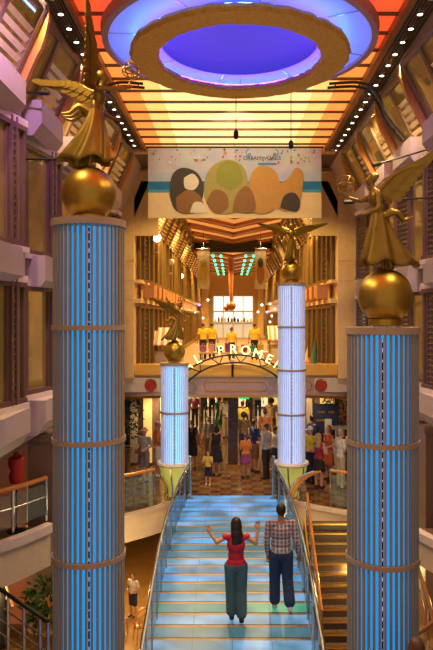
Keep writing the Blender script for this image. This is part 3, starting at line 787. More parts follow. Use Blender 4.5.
def statue(label, loc, yaw, w1, w2, hand1, orb, base_h):
    """figure faces local +X; loc is the globe's centre"""
    t = thing('winged_statue', label, 'statue', (loc[0], loc[1], loc[2]-0.30-base_h), (0, 0, yaw), 'gilded winged statues on the columns')
    g = 0.31+base_h
    mb = MB(); mb.ell((0, 0, g), 0.315, None, 40, 24); mb.build('globe', goldball_m, t, True)
    mb = MB(); mb.lathe([(0.19, 0), (0.19, 0.05+base_h*0.6), (0.155, 0.07+base_h), (0.155, 0.12+base_h)], 28); mb.build('pedestal', goldball_m, t, True)
    z = g+0.30
    def p(f, l, h): return Vector((f, l, z+h))
    b = MB()
    b.ell(p(0.165, 0, 1.055), (0.052, 0.045, 0.066)); b.ell(p(0.19, 0, 1.03), (0.03, 0.03, 0.04)); b.ell(p(0.222, 0, 1.05), (0.012, 0.010, 0.016))
    b.cap(p(0.14, 0, 0.90), p(0.158, 0, 1.02), 0.034, 0.032)
    b.ell(p(0.12, 0, 0.84), (0.075, 0.105, 0.12)); b.ell(p(0.08, 0, 0.70), (0.065, 0.085, 0.12)); b.ell(p(0.05, 0, 0.58), (0.08, 0.10, 0.10))
    for sgn, pts in ((-1, [p(0.12, -0.12, 0.89)]+[p(*q) for q in hand1]), (1, [p(0.11, 0.12, 0.88), p(0.11, 0.17, 0.70), p(0.26, 0.16, 0.63)])):
        b.cap(pts[0], pts[1], 0.036, 0.028); b.cap(pts[1], pts[2], 0.028, 0.019)
        dd = (pts[2]-pts[1]).normalized(); b.ell(pts[2]+dd*0.03, (0.022, 0.018, 0.02))
        for q in range(4): b.cap(pts[2]+dd*0.03+Vector((0, (q-1.5)*0.011, 0)), pts[2]+dd*(0.075-abs(q-1.6)*0.006)+Vector((0, (q-1.5)*0.014, 0.006*q)), 0.0075, 0.006, 6)
        b.cap(pts[2]+dd*0.01, pts[2]+dd*0.035+Vector((0, 0.025, 0.012)), 0.008, 0.006, 6)
    b.cap(p(0.03, -0.05, 0.5), p(0.05, -0.05, 0.26), 0.06, 0.04); b.cap(p(0.05, -0.05, 0.26), p(0.01, -0.04, 0.03), 0.038, 0.024)
    b.cap(p(0.02, 0.05, 0.5), p(0.0, 0.05, 0.26), 0.06, 0.04); b.cap(p(0.0, 0.05, 0.26), p(-0.06, 0.05, 0.05), 0.038, 0.024)
    b.ell(p(0.04, -0.04, 0.015), (0.06, 0.024, 0.02)); b.ell(p(-0.05, 0.05, 0.02), (0.05, 0.024, 0.022))
    blended(b, 'figure', gold_m, t, 0.009, 2)
    h = MB(); h.ell(p(0.148, 0, 1.075), (0.062, 0.056, 0.064)); h.ell(p(0.10, 0, 1.10), (0.035, 0.035, 0.03)); blended(h, 'hair', gold_m, t, 0.01, 1)
    # gown with flying folds trailing behind
    mb = MB(); n = 56; rows = 13; vs = []
    for i in range(rows):
        q = i/(rows-1); zz = 0.66-q*0.58
        cx = 0.075-0.10*q**1.5; rx = 0.085+0.20*q**1.25; ry = 0.11+0.10*q
        for j in range(n):
            a = 2*PI*j/n; fold = 1+(0.04+0.13*q)*math.sin(8*a+3*q)*(0.6+0.4*math.cos(3*a))
            back = max(0, -math.cos(a))
            vs.append(p(cx+rx*fold*math.cos(a)*(1+0.28*q*back), ry*fold*math.sin(a), zz+0.035*q*math.sin(5*a+1)-0.02*q*back))
    fs = []
    for i in range(rows-1):
        for j in range(n): fs.append((i*n+j, i*n+(j+1) % n, (i+1)*n+(j+1) % n, (i+1)*n+j))
    fs.append(tuple(range(n))); mb.add(vs, fs); go = mb.build('gown', gold_m, t, True)
    sm = go.modifiers.new('thickness', 'SOLIDIFY'); sm.thickness = 0.012
    mb = MB()
    for q in range(3):
        pts = spline([p(0.03, 0.06-0.06*q, 0.62), p(-0.10, 0.1-0.08*q, 0.66+0.02*q), p(-0.20, 0.08-0.08*q, 0.58+0.02*q), p(-0.30, 0.1-0.09*q, 0.61)], 5)
        mb.tube(pts, [0.045-0.0022*i for i in range(len(pts))], 7)
    mb.build('sash', gold_m, t, True)
    for (root, d, ch, L, Wd) in (w1, w2): wing(t, p(*root), d, ch, L, Wd)
    o = p(*orb); mb = MB(); r = 0.105
    for ax in (Matrix.Identity(3), Matrix.Rotation(1.2, 3, 'X'), Matrix.Rotation(1.2, 3, 'Y'), Matrix.Rotation(-0.9, 3, 'X') @ Matrix.Rotation(0.7, 3, 'Y')):
        mb.tube([o+ax @ Vector((r*math.cos(2*PI*k/24), r*math.sin(2*PI*k/24), 0)) for k in range(24)], 0.008, 5, True)
    mb.cyl(o-Vector((0, 0, r+0.03)), o+Vector((0, 0, r+0.02)), 0.007, n=6); mb.ell(o, 0.02)
    mb.cyl(p(*hand1[1]), o-Vector((0, 0, r)), 0.009, n=6)
    mb.build('armillary_sphere', gold_m, t, True)
    return t
statue('winged statue leaning right on the gold globe of the near left column', (NX1, ND, 6.735), 0.0,
       ((0.07, -0.06, 0.92), (0.02, -0.55, 0.85), (-0.3, 0.2, -1), 0.80, 0.16), ((0.05, 0.06, 0.90), (-0.95, 0.15, 0.22), (-0.2, 0, -1), 0.66, 0.15),
       [(0.28, -0.12, 0.88), (0.46, -0.10, 0.90)], (0.51, -0.10, 1.10), 0.0)
statue('winged statue with one great dark wing swept right, on the near right column', (NX2+0.03, ND, 5.545), PI,
       ((0.07, 0.06, 0.92), (-0.80, 0.22, 0.55), (-0.5, 0, -0.9), 0.64, 0.25), ((0.06, -0.05, 0.92), (-0.62, -0.6, 0.50), (-0.3, 0, -1), 0.60, 0.22),
       [(0.26, -0.14, 0.83), (0.40, -0.10, 0.86)], (0.44, -0.10, 1.02), 0.03)
statue('small golden winged statue on the short column left of the stair head', (FX1, FD, 4.30), 0.15,
       ((0.06, -0.06, 0.92), (-0.95, -0.25, 0.42), (-0.3, 0, -1), 0.74, 0.2), ((0.05, 0.06, 0.90), (-0.3, 0.8, 0.5), (-0.3, 0, -1), 0.66, 0.2),
       [(0.22, -0.12, 0.80), (0.36, -0.10, 0.74)], (0.20, -0.02, 1.22), 0.0)
statue('bright golden statue facing the stairs with both wings spread, on the tall far column', (FX2, FD, 6.645), -PI/2-0.15,
       ((0.04, -0.07, 0.95), (-0.2, -1.0, 0.25), (-0.1, 0, -1), 0.80, 0.24), ((0.04, 0.07, 0.95), (-0.2, 1.0, 0.20), (-0.1, 0, -1), 0.85, 0.24),
       [(0.12, -0.20, 0.78), (0.2, -0.22, 0.66)], (0.24, -0.24, 0.86), 0.0)

# ------------------------------------------------------------------ glass stairs
def lerp_tab(tab, v):
    for (a, x), (b, y) in zip(tab, tab[1:]):
        if (a >= v >= b) or (a <= v <= b): return x+(y-x)*(v-a)/(b-a)
    return tab[-1][1] if abs(v-tab[-1][0]) < abs(v-tab[0][0]) else tab[0][1]
WT = [(19.0, 1.27), (16.5, 1.36), (13.6, 1.36), (11.5, 1.30), (9.6, 1.20), (7.3, 1.06), (6.4, 1.0)]
def tread_z(D): return 0.012+0.0167*int((19.0-D)/0.46+1)
CX = 0.02
def tread_mat(name, seed, a, b, es):
    m = bpy.data.materials.new(name); m.use_nodes = True; nt = m.node_tree; bs = nt.nodes['Principled BSDF']
    bs.inputs['Roughness'].default_value = 0.3; bs.inputs['Base Color'].default_value = (0.05, 0.10, 0.13, 1); bs.inputs['Specular IOR Level'].default_value = 0.22
    tc = nt.nodes.new('ShaderNodeTexCoord'); mp = nt.nodes.new('ShaderNodeMapping'); nz = nt.nodes.new('ShaderNodeTexNoise')
    mp.inputs['Location'].default_value = (seed*3.1, seed*1.7, 0); mp.inputs['Scale'].default_value = (0.9, 0.9, 1)
    nz.inputs['Scale'].default_value = 1.5; nz.inputs['Detail'].default_value = 1.5
    nt.links.new(tc.outputs['Object'], mp.inputs[0]); nt.links.new(mp.outputs[0], nz.inputs['Vector'])
    cr = nt.nodes.new('ShaderNodeValToRGB'); e = cr.color_ramp.elements
    e[0].position = 0.36; e[0].color = a+(1,); e[1].position = 0.64; e[1].color = b+(1,)
    nt.links.new(nz.outputs['Fac'], cr.inputs[0]); nt.links.new(cr.outputs[0], bs.inputs['Emission Color'])
    bs.inputs['Emission Strength'].default_value = es
    return m
tmats = [tread_mat('lit_glass_blue', 1, (0.02, 0.15, 0.30), (0.10, 0.46, 1.0), 0.85),
         tread_mat('lit_glass_teal', 2, (0.03, 0.17, 0.22), (0.12, 0.38, 0.58), 0.6),
         tread_mat('lit_glass_pale', 3, (0.04, 0.17, 0.28), (0.26, 0.52, 0.85), 0.8)]
green_t = tread_mat('lit_glass_green', 4, (0.04, 0.20, 0.28), (0.08, 0.60, 0.26), 0.7)
nose_m = mat('tan_brass_edge', (0.46, 0.29, 0.12), 0.45, 0.2)
st = thing('staircase', 'broad staircase of glowing blue glass treads with brass edges in the middle', 'staircase', (0, 0, 0))
seq = [0, 0, 0, 1, 1, 2, 1, 2, 2, 1, 1, 2, 1, 2, 2, 2, 0, 2, 2, 0, 1, 2, 0]
for k in range(27):
    y1 = 19.0-0.46*k; y0 = y1-0.46; z = tread_z(y1-0.1); wa, wb = lerp_tab(WT, y1), lerp_tab(WT, y0)
    mb = MB(); mb.prism([(CX-wa, y1), (CX+wa, y1), (CX+wb, y0), (CX-wb, y0)], lambda u, v, w: (u, v, z-w), 0.05)
    tr = mb.build('tread', green_t if k == 17 else tmats[seq[(k*5) % 23]] if k > 5 else tmats[0], st)
    mb = MB(); mb.bx(CX-wb, CX+wb, y0-0.005, y0+0.07, z-0.05, z+0.014); mb.build('nosing', nose_m, tr)
    mb = MB(); mb.bx(CX-wb, CX+wb, y0+0.07, y0+0.105, z-0.03, z+0.010); mb.build('nosing_shadow_strip', dark_m, tr)  # dark strip stands in for the shadow of the nosing
    if k % 1 == 0:
        for f in (-0.5, 0.0, 0.5):
            mb = MB(); mb.bx(CX+f*wa-0.004, CX+f*wa+0.004, y0+0.11, y1-0.01, z, z+0.002); mb.build('glass_joint', MATS['lit_glass_seam'] if 'lit_glass_seam' in MATS else mat('lit_glass_seam', (0.10, 0.16, 0.18), 0.4), tr)
for sgn in (-1, 1):
    pts = [(CX+sgn*(lerp_tab(WT, d)+0.03), d, tread_z(d)-0.11) for d in [19.0-0.5*q for q in range(26)]]
    mb = MB(); vs = []; fs = []
    for (x, y_, z) in pts:
        vs += [(x-0.025, y_, z-0.12), (x+0.025, y_, z-0.12), (x+0.025, y_, z+0.13), (x-0.025, y_, z+0.13)]
    for i in range(len(pts)-1):
        for j in range(4): fs.append((i*4+j, i*4+(j+1) % 4, i*4+4+(j+1) % 4, i*4+4+j))
    fs += [(0, 1, 2, 3), tuple(len(vs)-4+j for j in range(4))]
    mb.add(vs, fs); mb.build('stringer', steel_m, st)
def balustrade(name, label, path, rail_h, rail_m, rail_r, post_gap, in_rails=(), glass_=True, group=None, cat='railing'):
    """path: list of (x, y, z) base points"""
    P = [Vector(p) for p in path]
    t = thing(name, label, cat, P[0], group=group); o0 = P[0]
    P = [p-o0 for p in P]
    up = Vector((0, 0, 1))
    mb = MB(); mb.tube([p+up*rail_h for p in P], rail_r, 8); mb.build('handrail', rail_m, t, True)
    for h in in_rails:
        mb = MB(); mb.tube([p+up*h for p in P], 0.014, 6); mb.build('lower_rail', steel_m, t, True)
    acc = 0; posts = [0]
    for i in range(1, len(P)):
        acc += (P[i]-P[i-1]).length
        if acc >= post_gap or i == len(P)-1: posts.append(i); acc = 0
    for i in posts:
        mb = MB(); mb.cyl(P[i], P[i]+up*(rail_h-0.01), 0.026, n=8); mb.build('post', steel_m, t, True)
        mb = MB(); mb.cyl(P[i]+up*(rail_h*0.55-0.03), P[i]+up*(rail_h*0.55+0.03), 0.032, n=8); mb.build('clamp', steel_m, t, True)
    if glass_:
        for a, b in zip(posts, posts[1:]):
            vs = []; fs = []
            for i in range(a, b+1):
                for h in (0.1, rail_h-0.1):
                    vs.append(P[i]+up*h)
            for i in range(b-a): fs.append((i*2, i*2+2, i*2+3, i*2+1))
            mb = MB(); mb.add(vs, fs); gp = mb.build('glass_panel', railglass_m, t, fix=False)
            sm = gp.modifiers.new('thickness', 'SOLIDIFY'); sm.thickness = 0.012
    return t
for sgn, lab in ((-1, 'steel and glass railing along the left edge of the glowing stairs'), (1, 'steel and glass railing along the right edge of the glowing stairs')):
    path = [(CX+sgn*(lerp_tab(WT, d)+0.0), d, tread_z(d)+0.0) for d in [18.95-0.3*q for q in range(41)]]
    balustrade('stair_railing', lab, path, 0.98, steel_m, 0.026, 1.1, (0.72,), True, 'railings of the glowing stairs')
    t = thing('newel_post', 'tall bright steel post at the %s corner of the stair head' % ('left' if sgn < 0 else 'right'), 'post', (CX+sgn*1.21, 18.62, 0.03), group='newel posts')
    mb = MB(); mb.cyl((0, 0, 0), (0, 0, 1.2), 0.045, n=12); mb.build('shaft', steel_m, t, True)
    mb = MB(); mb.ell((0, 0, 1.22), 0.055); mb.build('finial', steel_m, t, True)
    mb = MB(); mb.cyl((0, 0, 0), (0, 0, 0.04), 0.09, n=16); mb.build('base', brass_m, t, True)
inner = lambda pts, o: [(x, y+o, 0.0) for x, y in pts]
balustrade('gallery_railing', 'glass railing with a wooden handrail along the floor edge left of the stairs', inner([p for p in eL if p[1] < 18.0], 0.14), 1.04, wood_m, 0.045, 1.3, (), True, 'floor edge railings')
balustrade('gallery_railing', 'glass railing with a wooden handrail along the floor edge right of the stairs', inner([p for p in eR if p[0] > 2.75], 0.14), 1.04, wood_m, 0.045, 1.3, (), True, 'floor edge railings')
# wooden rails sweeping down from the right column base
t = thing('curved_handrail', 'bent wooden handrails curling below the right stair column', 'handrail', (2.45, 18.1, 0))
for k in range(3):
    mb = MB(); mb.tube(spline([(0.1-0.1*k, 0.05, 0.95), (-0.35-0.1*k, 0.05, 0.75), (-0.65-0.08*k, -0.05, 0.40), (-0.72-0.05*k, -0.1, 0.02)], 8), 0.03, 8); mb.build('rail', wood_m if k < 2 else steel_m, t, True)
# near galleries: curved fascias, rails
gl = smooth2([(-5.0, 9.1), (-4.2, 9.45), (-3.55, 10.05), (-3.12, 10.85)])
gr = smooth2([(3.35, 11.8), (3.42, 11.2), (3.9, 10.4), (5.4, 9.6)])
tn[0] += 1; struct(band(gl, 1.12, 1.80, 0.08).build('trim_%d' % tn[0], cream_m)); tn[0] += 1; struct(band(gl, 1.70, 1.84, 0.16).build('trim_%d' % tn[0], ledge_m))
tn[0] += 1; struct(band(gr, 0.95, 1.52, 0.08).build('trim_%d' % tn[0], cream_m)); tn[0] += 1; struct(band(gr, 1.42, 1.56, 0.16).build('trim_%d' % tn[0], ledge_m))
for nm, pts, x, z in (('floor_left_balcony', gl, -5.2, 1.7), ('floor_right_balcony', gr, 5.6, 1.42)):
    mb = MB(); q = list(pts)+([(-3.12, 11.0), (x, 11.0)] if x < 0 else [(x, 9.6), (x, 11.8)])
    mb.prism(q, lambda u, v, w: (u, v, z-w), 0.14); struct(mb.build(nm, brownwall_m))
balustrade('balcony_railing', 'wooden handrail on glass over the curved balcony at the left edge', [(x-0.05, y+0.12, 1.84) for x, y in gl], 0.72, wood_m, 0.04, 0.9, (0.4,), True)
lamp('POINT', (-3.9, 10.3, 0.85), 26, AMB, 0.1)
lamp('POINT', (4.3, 10.7, 0.7), 20, AMB, 0.1)
# brass-edged side stairs on the right
ss = thing('side_staircase', 'dark side stairs with bright brass risers below the right column', 'staircase', (0, 0, 0))
mb_t = None
for k in range(12):
    y1 = 17.25-0.25*k; z = -0.17*(k+1)
    mb = MB(); mb.bx(2.0, 4.2, y1-0.25, y1, z-0.05, z); tr = mb.build('tread', marble_m, ss)
    mb = MB(); mb.bx(2.0, 4.2, y1-0.27, y1-0.25, z-0.17, z-0.03); mb.build('riser', mat('dark_riser', (0.05, 0.03, 0.02), 0.4), tr)
    mb = MB(); mb.bx(2.0, 4.2, y1-0.275, y1-0.19, z-0.025, z+0.012); mb.build('nosing', brass_m, tr)
mb = MB()
mb.bar((1.97, 17.2, -0.2), (1.97, 14.2, -2.3), 0.05, 0.3); mb.build('stringer', brass_m, ss)
balustrade('side_stair_railing', 'copper handrail descending on thin rods beside the brass-edged side stairs', [(2.02, 17.0-0.25*k, -0.2-0.17*k) for k in range(12)], 0.85, wood_m, 0.035, 0.55, (0.4,), False)
mb = None
# lower right wood rails and lower left rail
t = thing('curved_handrail', 'pair of wooden handrails bending down at the right edge beside the near column', 'handrail', at(412, 560, 9.5))
o0 = at(412, 560, 9.5)
for dx in (0, -8):
    mb = MB(); mb.tube(spline([at(412+dx, 552, 9.6)-o0, at(420+dx, 575, 9.5)-o0, at(430+dx, 606, 9.3)-o0, at(436+dx, 640, 9.2)-o0], 6), 0.03, 8); mb.build('rail', wood_m, t, True)
mb = MB(); mb.tube([at(405, 642, 8.9)-o0, at(440, 618, 9.3)-o0], 0.035, 8); mb.build('rail', redbrown_m, t, True)
for px, py in ((416, 566), (428, 600)):
    mb = MB(); p0 = at(px, py, 9.5)-o0; p1 = Vector((p0.x, p0.y, -0.2-o0.z)); mb.cyl(p0, p1, 0.02, n=6); mb.build('post', steel_m, t, True)
path = [at(-8+8*k, 640+6*k, 9.7-0.1*k) for k in range(8)]
balustrade('landing_railing', 'dark railing with close crossbars descending at the bottom left corner', [(p.x, p.y, p.z) for p in path], 0.85, dark_m, 0.03, 0.2, (0.2, 0.4, 0.6), False)

# ------------------------------------------------------------------ lamps, rods, conduits on the near walls
def rod(px0, py0, px1, py1, D0, D1, label, drop=None):
    a, b = at(px0, py0, D0), at(px1, py1, D1)
    t = thing('light_rod', label, 'rod', a, group='dark rods on the gallery walls')
    mb = MB(); mb.cyl((0, 0, 0), b-a, 0.016, n=6); mb.build('arm', dark_m, t)
    d = (b-a).normalized(); mb = MB(); mb.cyl(b-a-d*0.05, b-a+d*0.10, 0.035, n=8); mb.build('spot_head', dark_m, t)
    if drop:
        c = (b-a)*drop; mb = MB(); mb.cyl(c, c-Vector((0, 0, 0.2)), 0.008, n=5); mb.build('cable', dark_m, t)
        mb = MB(); mb.ell(c-Vector((0, 0, 0.24)), (0.025, 0.025, 0.05)); mb.build('drop_lamp', dark_m, t)
rod(-4, 92, 43, 93, 9.6, 9.5, 'dark horizontal rod with a dangling lamp across the sloped windows at left', 0.42)
rod(-4, 159, 62, 159.5, 9.6, 9.3, 'thin dark rod above the upper left window bay')
rod(440, 146, 378, 164, 11.3, 10.9, 'thin dark rod crossing behind the right statue wing')
rod(462, 196, 350, 202, 10.7, 10.4, 'thin rod beside the arm of the right statue')
def conduit(label, pts, r=0.03):
    t = thing('conduit', label, 'conduit', pts[0], group='curved black conduits'); o = Vector(pts[0])
    P = spline([Vector(p)-o for p in pts], 7)
    for dy in (0, 0.22):
        mb = MB(); mb.tube([p+Vector((0, dy, 0)) for p in P], r, 8); mb.build('tube', dark_m, t, True)
    for k in range(6):
        p = P[int((k+0.7)*len(P)/6.8)]; mb = MB(); mb.cyl(p, p+Vector((0, 0.22, 0)), 0.014, n=6); mb.build('rung', dark_m, t)
conduit('pair of black tubes bending from the ceiling down the right sloped wall', [(1.9, 12.4, 9.84), (2.5, 12.35, 9.84), (2.78, 12.3, 9.65), (3.02, 12.3, 9.2), (3.36, 12.3, 8.75)])
conduit('pair of black tubes bending from the ceiling down the left sloped wall', [(-1.7, 12.4, 9.84), (-2.2, 12.35, 9.84), (-2.48, 12.3, 9.65), (-2.7, 12.3, 9.2), (-3.0, 12.3, 8.75)])
for px, top, bot, D, lab in ((236, 100, 136, 12.5, 'small lamp on a plumb cable under the blue dish'), (291, 97, 146, 13.2, 'small lamp on a cable to the right under the ceiling')):
    b = at(px, bot, D); t = thing('pendant_lamp', lab, 'lamp', (b.x, b.y, b.z), group='cable lamps under the ceiling')
    mb = MB(); mb.cyl((0, 0, 0.1), (0, 0, ZC+0.03-b.z), 0.008, n=5); mb.build('cable', dark_m, t)
    mb = MB(); mb.lathe([(0.02, 0.12), (0.05, 0.08), (0.05, -0.02), (0.03, -0.06), (0.001, -0.06)], 10); mb.build('shade', dark_m, t, True)
# white globe lamps along the far walls
k = 0
for px, py, D, w in ((157, 238, 23, 'left'), (171, 262, 29, 'left'), (181, 276, 36, 'left'), (188, 289, 44, 'left'), (193, 300, 52, 'left'), (322, 222, 24, 'right'), (305, 247, 30, 'right'), (289, 268, 40, 'right'), (280, 283, 47, 'right'), (275, 296, 54, 'right')):
    p = at(px, py, D); k += 1
    side_x = FL if w == 'left' else FR
    t = thing('wall_lamp', 'white globe lamp on a bracket along the far %s wall, number %d from the pilaster' % (w, (k-1) % 5+1), 'lamp', (side_x, D, p.z), group='globe lamps along the far walls')
    dx = p.x-side_x
    mb = MB(); mb.cyl((0, 0, 0), (dx, 0, 0), 0.03, n=6); mb.build('bracket', dark_m, t)
    mb = MB(); mb.ell((dx, 0, 0), 0.15 if k % 5 else 0.12); mb.build('globe', globe_m if k % 2 else white_m, t, True)
    mb = MB(); mb.bx(dx-0.45, dx+0.05, -0.03, 0.03, -0.55, -0.48); mb.build('shelf_arm', cream_m, t)
# violet and white party lights in the far distance
cols_l = [mat('violet_bulb', (1, 1, 1), 0.5, emit=(0.6, 0.15, 1.0), es=4), globe_m, mat('cool_bulb', (1, 1, 1), 0.5, emit=(0.8, 0.9, 1.0), es=5)]
for k, (px, py, D) in enumerate(((141, 318, 24), (145, 255, 24), (195, 312, 54), (199, 305, 56), (203, 318, 50), (262, 305, 54), (267, 312, 50), (270, 304, 50), (272, 316, 47), (275, 309, 44), (258, 312, 56), (314, 247, 25), (311, 262, 26), (192, 318, 46), (208, 300, 57), (305, 335, 30), (270, 322, 44))):
    p = at(px, py, D); t = thing('spot_bulb', 'tiny bright bulb of the far promenade, number %d of the scattered string' % (k+1), 'lamp', p, group='tiny bulbs in the far promenade')
    mb = MB(); mb.ell((0, 0, 0), 0.07*D/40, None, 8, 6); mb.build('bulb', cols_l[k % 3], t, True)
    mb = MB(); mb.cyl((0, 0, 0.05), (0, 0, (10.21 if D < 40 else 9.61)-p.z), 0.006, n=4); mb.build('cable', dark_m, t)
t = thing('hanging_ornament', 'dark red drop ornament hanging before the far shop front', 'ornament', at(231, 306, 44), group=None)
mb = MB(); mb.ell((0, 0, 0), (0.35, 0.35, 0.32)); mb.ell((-0.3, 0, -0.15), (0.2, 0.2, 0.2)); mb.build('drop', redbrown_m, t, True)
mb = MB(); mb.cyl((0, 0, 0.3), (0, 0, 9.61-at(231, 306, 44).z), 0.10, 0.22, n=8); mb.build('stem', redbrown_m, t, True)
# ------------------------------------------------------------------ plants, counters, boards on the lower promenade
def plant(label, x, y, h, spread, n, pot_h):
    t = thing('potted_tree', label, 'plant', (x, y, 0), group=None)
    mb = MB(); mb.lathe([(0.22, 0), (0.30, pot_h*0.8), (0.34, pot_h), (0.28, pot_h), (0.26, pot_h-0.06), (0.001, pot_h-0.06)], 24); mb.build('pot', soil_m, t, True)
    mb = MB(); mb.tube(spline([(0, 0, pot_h-0.08), (0.04, 0, pot_h+0.4*(h-pot_h)), (-0.03, 0.02, h*0.8)], 4), 0.035, 7)
    for k in range(5):
        a = k*1.3; mb.tube([(0, 0, h*0.55), (spread*0.5*math.cos(a), spread*0.5*math.sin(a), h*(0.7+0.05*k))], [0.02, 0.008], 5)
    mb.build('trunk', wood_m, t)
    mb = MB(); rr = random.Random(int(x*100)+n)
    for k in range(n):
        a = rr.uniform(0, 2*PI); q = rr.random()**0.5; z = rr.uniform(0.45, 1.0)*h; R = spread*(1-abs(z/h-0.72)*1.2)
        c = Vector((q*R*math.cos(a), q*R*math.sin(a), z)); l = rr.uniform(0.10, 0.2)
        M = Euler((rr.uniform(-1, 1), rr.uniform(-1, 1), a)).to_matrix()
        vs = [c+M @ Vector(v) for v in ((0, 0, 0), (l*0.5, -l*0.22, 0.01), (l, 0, -0.03), (l*0.5, l*0.22, 0.01))]
        mb.add(vs, [(0, 1, 2, 3)])
    mb.build('foliage', leaf_m, t, fix=False)
    return t
plant('tall leafy tree in a clay pot beside the man in the hat', -3.72, 22.0, 2.6, 0.72, 420, 0.85)
plant('leafy tree in a clay pot behind the near right column', 4.35, 24.9, 2.6, 0.85, 420, 0.5)
for x, y, lab in ((-3.02, 10.6, 'small bushy potted plant at the bottom left corner below the balcony'),):
    t = plant(lab, x, y, 1.1, 0.45, 260, 0.4); t.location.z = -0.2
# marble pillar in the crowd
t = thing('marble_pillar', 'dark marble pillar standing in the crowd under the bridge', 'pillar', (0.07, 22.6, 0))
mb = MB(); mb.bx(-0.17, 0.17, -0.17, 0.17, 0.16, 3.0); mb.build('shaft', marble_m, t)
mb = MB(); mb.bx(-0.22, 0.22, -0.22, 0.22, 0, 0.16); mb.build('base', brass_m, t)
mb = MB(); mb.bx(-0.22, 0.22, -0.22, 0.22, 3.0, 3.2); mb.build('capital', brass_m, t)
# navy display board and white photo counter at right
p = at(326, 440, 23.5)
t = thing('display_board', 'tall navy blue advertising board with gold markings right of the tall far column', 'board', (p.x, 23.5, 0))
mb = MB(); mb.bx(-0.46, 0.46, -0.03, 0.03, 0.1, 2.15); mb.build('panel', navy_m, t)
for x0, x1, z in ((-0.30, -0.05, 1.85), (0.08, 0.30, 1.85), (-0.36, -0.05, 1.55)):
    mb = MB(); mb.bx(x0, x1, -0.04, -0.03, z-0.035, z+0.035); mb.build('gold_marking', brass_m, t)
mb = MB(); mb.bx(-0.05, 0.2, -0.045, -0.03, 0.6, 1.6); mb.build('printed_figure', mat('print_grey', (0.42, 0.40, 0.42), 0.6), t)
mb = MB(); mb.bx(-0.5, 0.5, -0.25, 0.25, 0, 0.1); mb.build('base', dark_m, t)
p = at(345, 440, 22)
t = thing('photo_counter', 'white counter with a row of framed pictures behind the man in white', 'counter', (p.x, 22.0, 0))
mb = MB(); mb.bx(-0.6, 0.6, -0.2, 0.3, 0.08, 0.95); mb.build('body', white_m, t)
mb = MB(); mb.bx(-0.64, 0.64, -0.24, 0.34, 0.95, 1.0); mb.build('countertop', cream_m, t)
mb = MB(); mb.bx(-0.6, 0.6, 0.26, 0.3, 1.0, 1.55); mb.build('back_panel', white_m, t)
mb = MB(); mb.bx(-0.55, 0.55, -0.15, 0.25, 0, 0.08); mb.build('plinth', dark_m, t)
for k in range(4):
    mb = MB(); mb.bx(-0.52+k*0.27, -0.30+k*0.27, 0.24, 0.26, 1.1, 1.42); mb.build('picture', [navy_m, redbrown_m, leaf_m, brass_m][k], t)
# lit shop portals along the lower promenade
lit_y = mat('lit_yellow', (0.9, 0.7, 0.3), 0.5, emit=(1.0, 0.58, 0.14), es=0.55)
lit_w = mat('lit_warm_white', (0.9, 0.8, 0.6), 0.5, emit=(1.0, 0.75, 0.42), es=0.8)
def portal(label, x, y, w, cols_):
    t = thing('shop_portal', label, 'shop front', (x, y, 0))
    mb = MB(); mb.bx(-w/2, w/2, 0.1, 0.2, 0, 2.6); mb.build('back_panel', brownwall_m, t)
    for k, (u, ww, m) in enumerate(cols_):
        mb = MB(); mb.bx(u-ww/2, u+ww/2, 0, 0.12, 0.1, 2.5); mb.build('light_panel' if m in (lit_y, lit_w) else 'post', m, t)
    mb = MB(); mb.bx(-w/2-0.05, w/2+0.05, -0.05, 0.2, 2.5, 2.75); mb.build('lintel', cream_m, t)
portal('amber lit shop entrance with a cream post behind the man in the hat', -3.05, 23.0, 2.2, ((-0.45, 0.24, cream_m), (0.05, 0.30, lit_y), (0.75, 0.5, lit_y), (-0.85, 0.35, dark_m)))
portal('amber lit shop entrance behind the navy advertising board', 3.3, 26.9, 2.6, ((-0.9, 0.5, lit_y), (0.0, 0.25, cream_m), (0.75, 0.6, lit_y)))
portal('wide lit shop window at the back of the lower promenade, left of the pillar', -1.9, 37.6, 3.4, ((-1.2, 0.6, lit_y), (-0.3, 0.7, lit_w), (0.7, 0.8, lit_w), (1.4, 0.3, cream_m)))
portal('wide lit shop window at the back of the lower promenade, right of the pillar', 2.0, 37.6, 3.4, ((-1.2, 0.7, lit_w), (-0.2, 0.7, lit_w), (0.8, 0.8, lit_y), (1.5, 0.3, cream_m)))
# brass queue posts by the green dress, merchandise rail
for k, (px, D) in enumerate(((200, 26.5), (206, 27.5))):
    p = at(px, 440, D); t = thing('queue_post', 'slim brass queue post, %s one, left of the woman in the green dress' % ('nearer' if k == 0 else 'farther'), 'post', (p.x, D, 0), group='brass queue posts')
    mb = MB(); mb.lathe([(0.16, 0), (0.16, 0.02), (0.04, 0.05)], 16); mb.build('base', brass_m, t)
    mb = MB(); mb.cyl((0, 0, 0.04), (0, 0, 1.25), 0.03, n=10); mb.build('shaft', brass_m, t)
    mb = MB(); mb.ell((0, 0, 1.28), 0.06); mb.build('finial', brass_m, t, True)
t = thing('exit_sign', 'small green lit exit sign hung under the bridge', 'sign', at(244, 397, 21.5))
mb = MB(); mb.bx(-0.17, 0.17, -0.02, 0.02, -0.07, 0.07); mb.build('housing', mat('exit_green', (0, 0.4, 0.1), 0.5, emit=(0.02, 0.8, 0.2), es=1.0), t)
for sx in (-0.12, 0.12):
    mb = MB(); mb.cyl((sx, 0, 0.07), (sx, 0, 3.2-t.location.z), 0.006, n=4); mb.build('hanger_wire', dark_m, t)
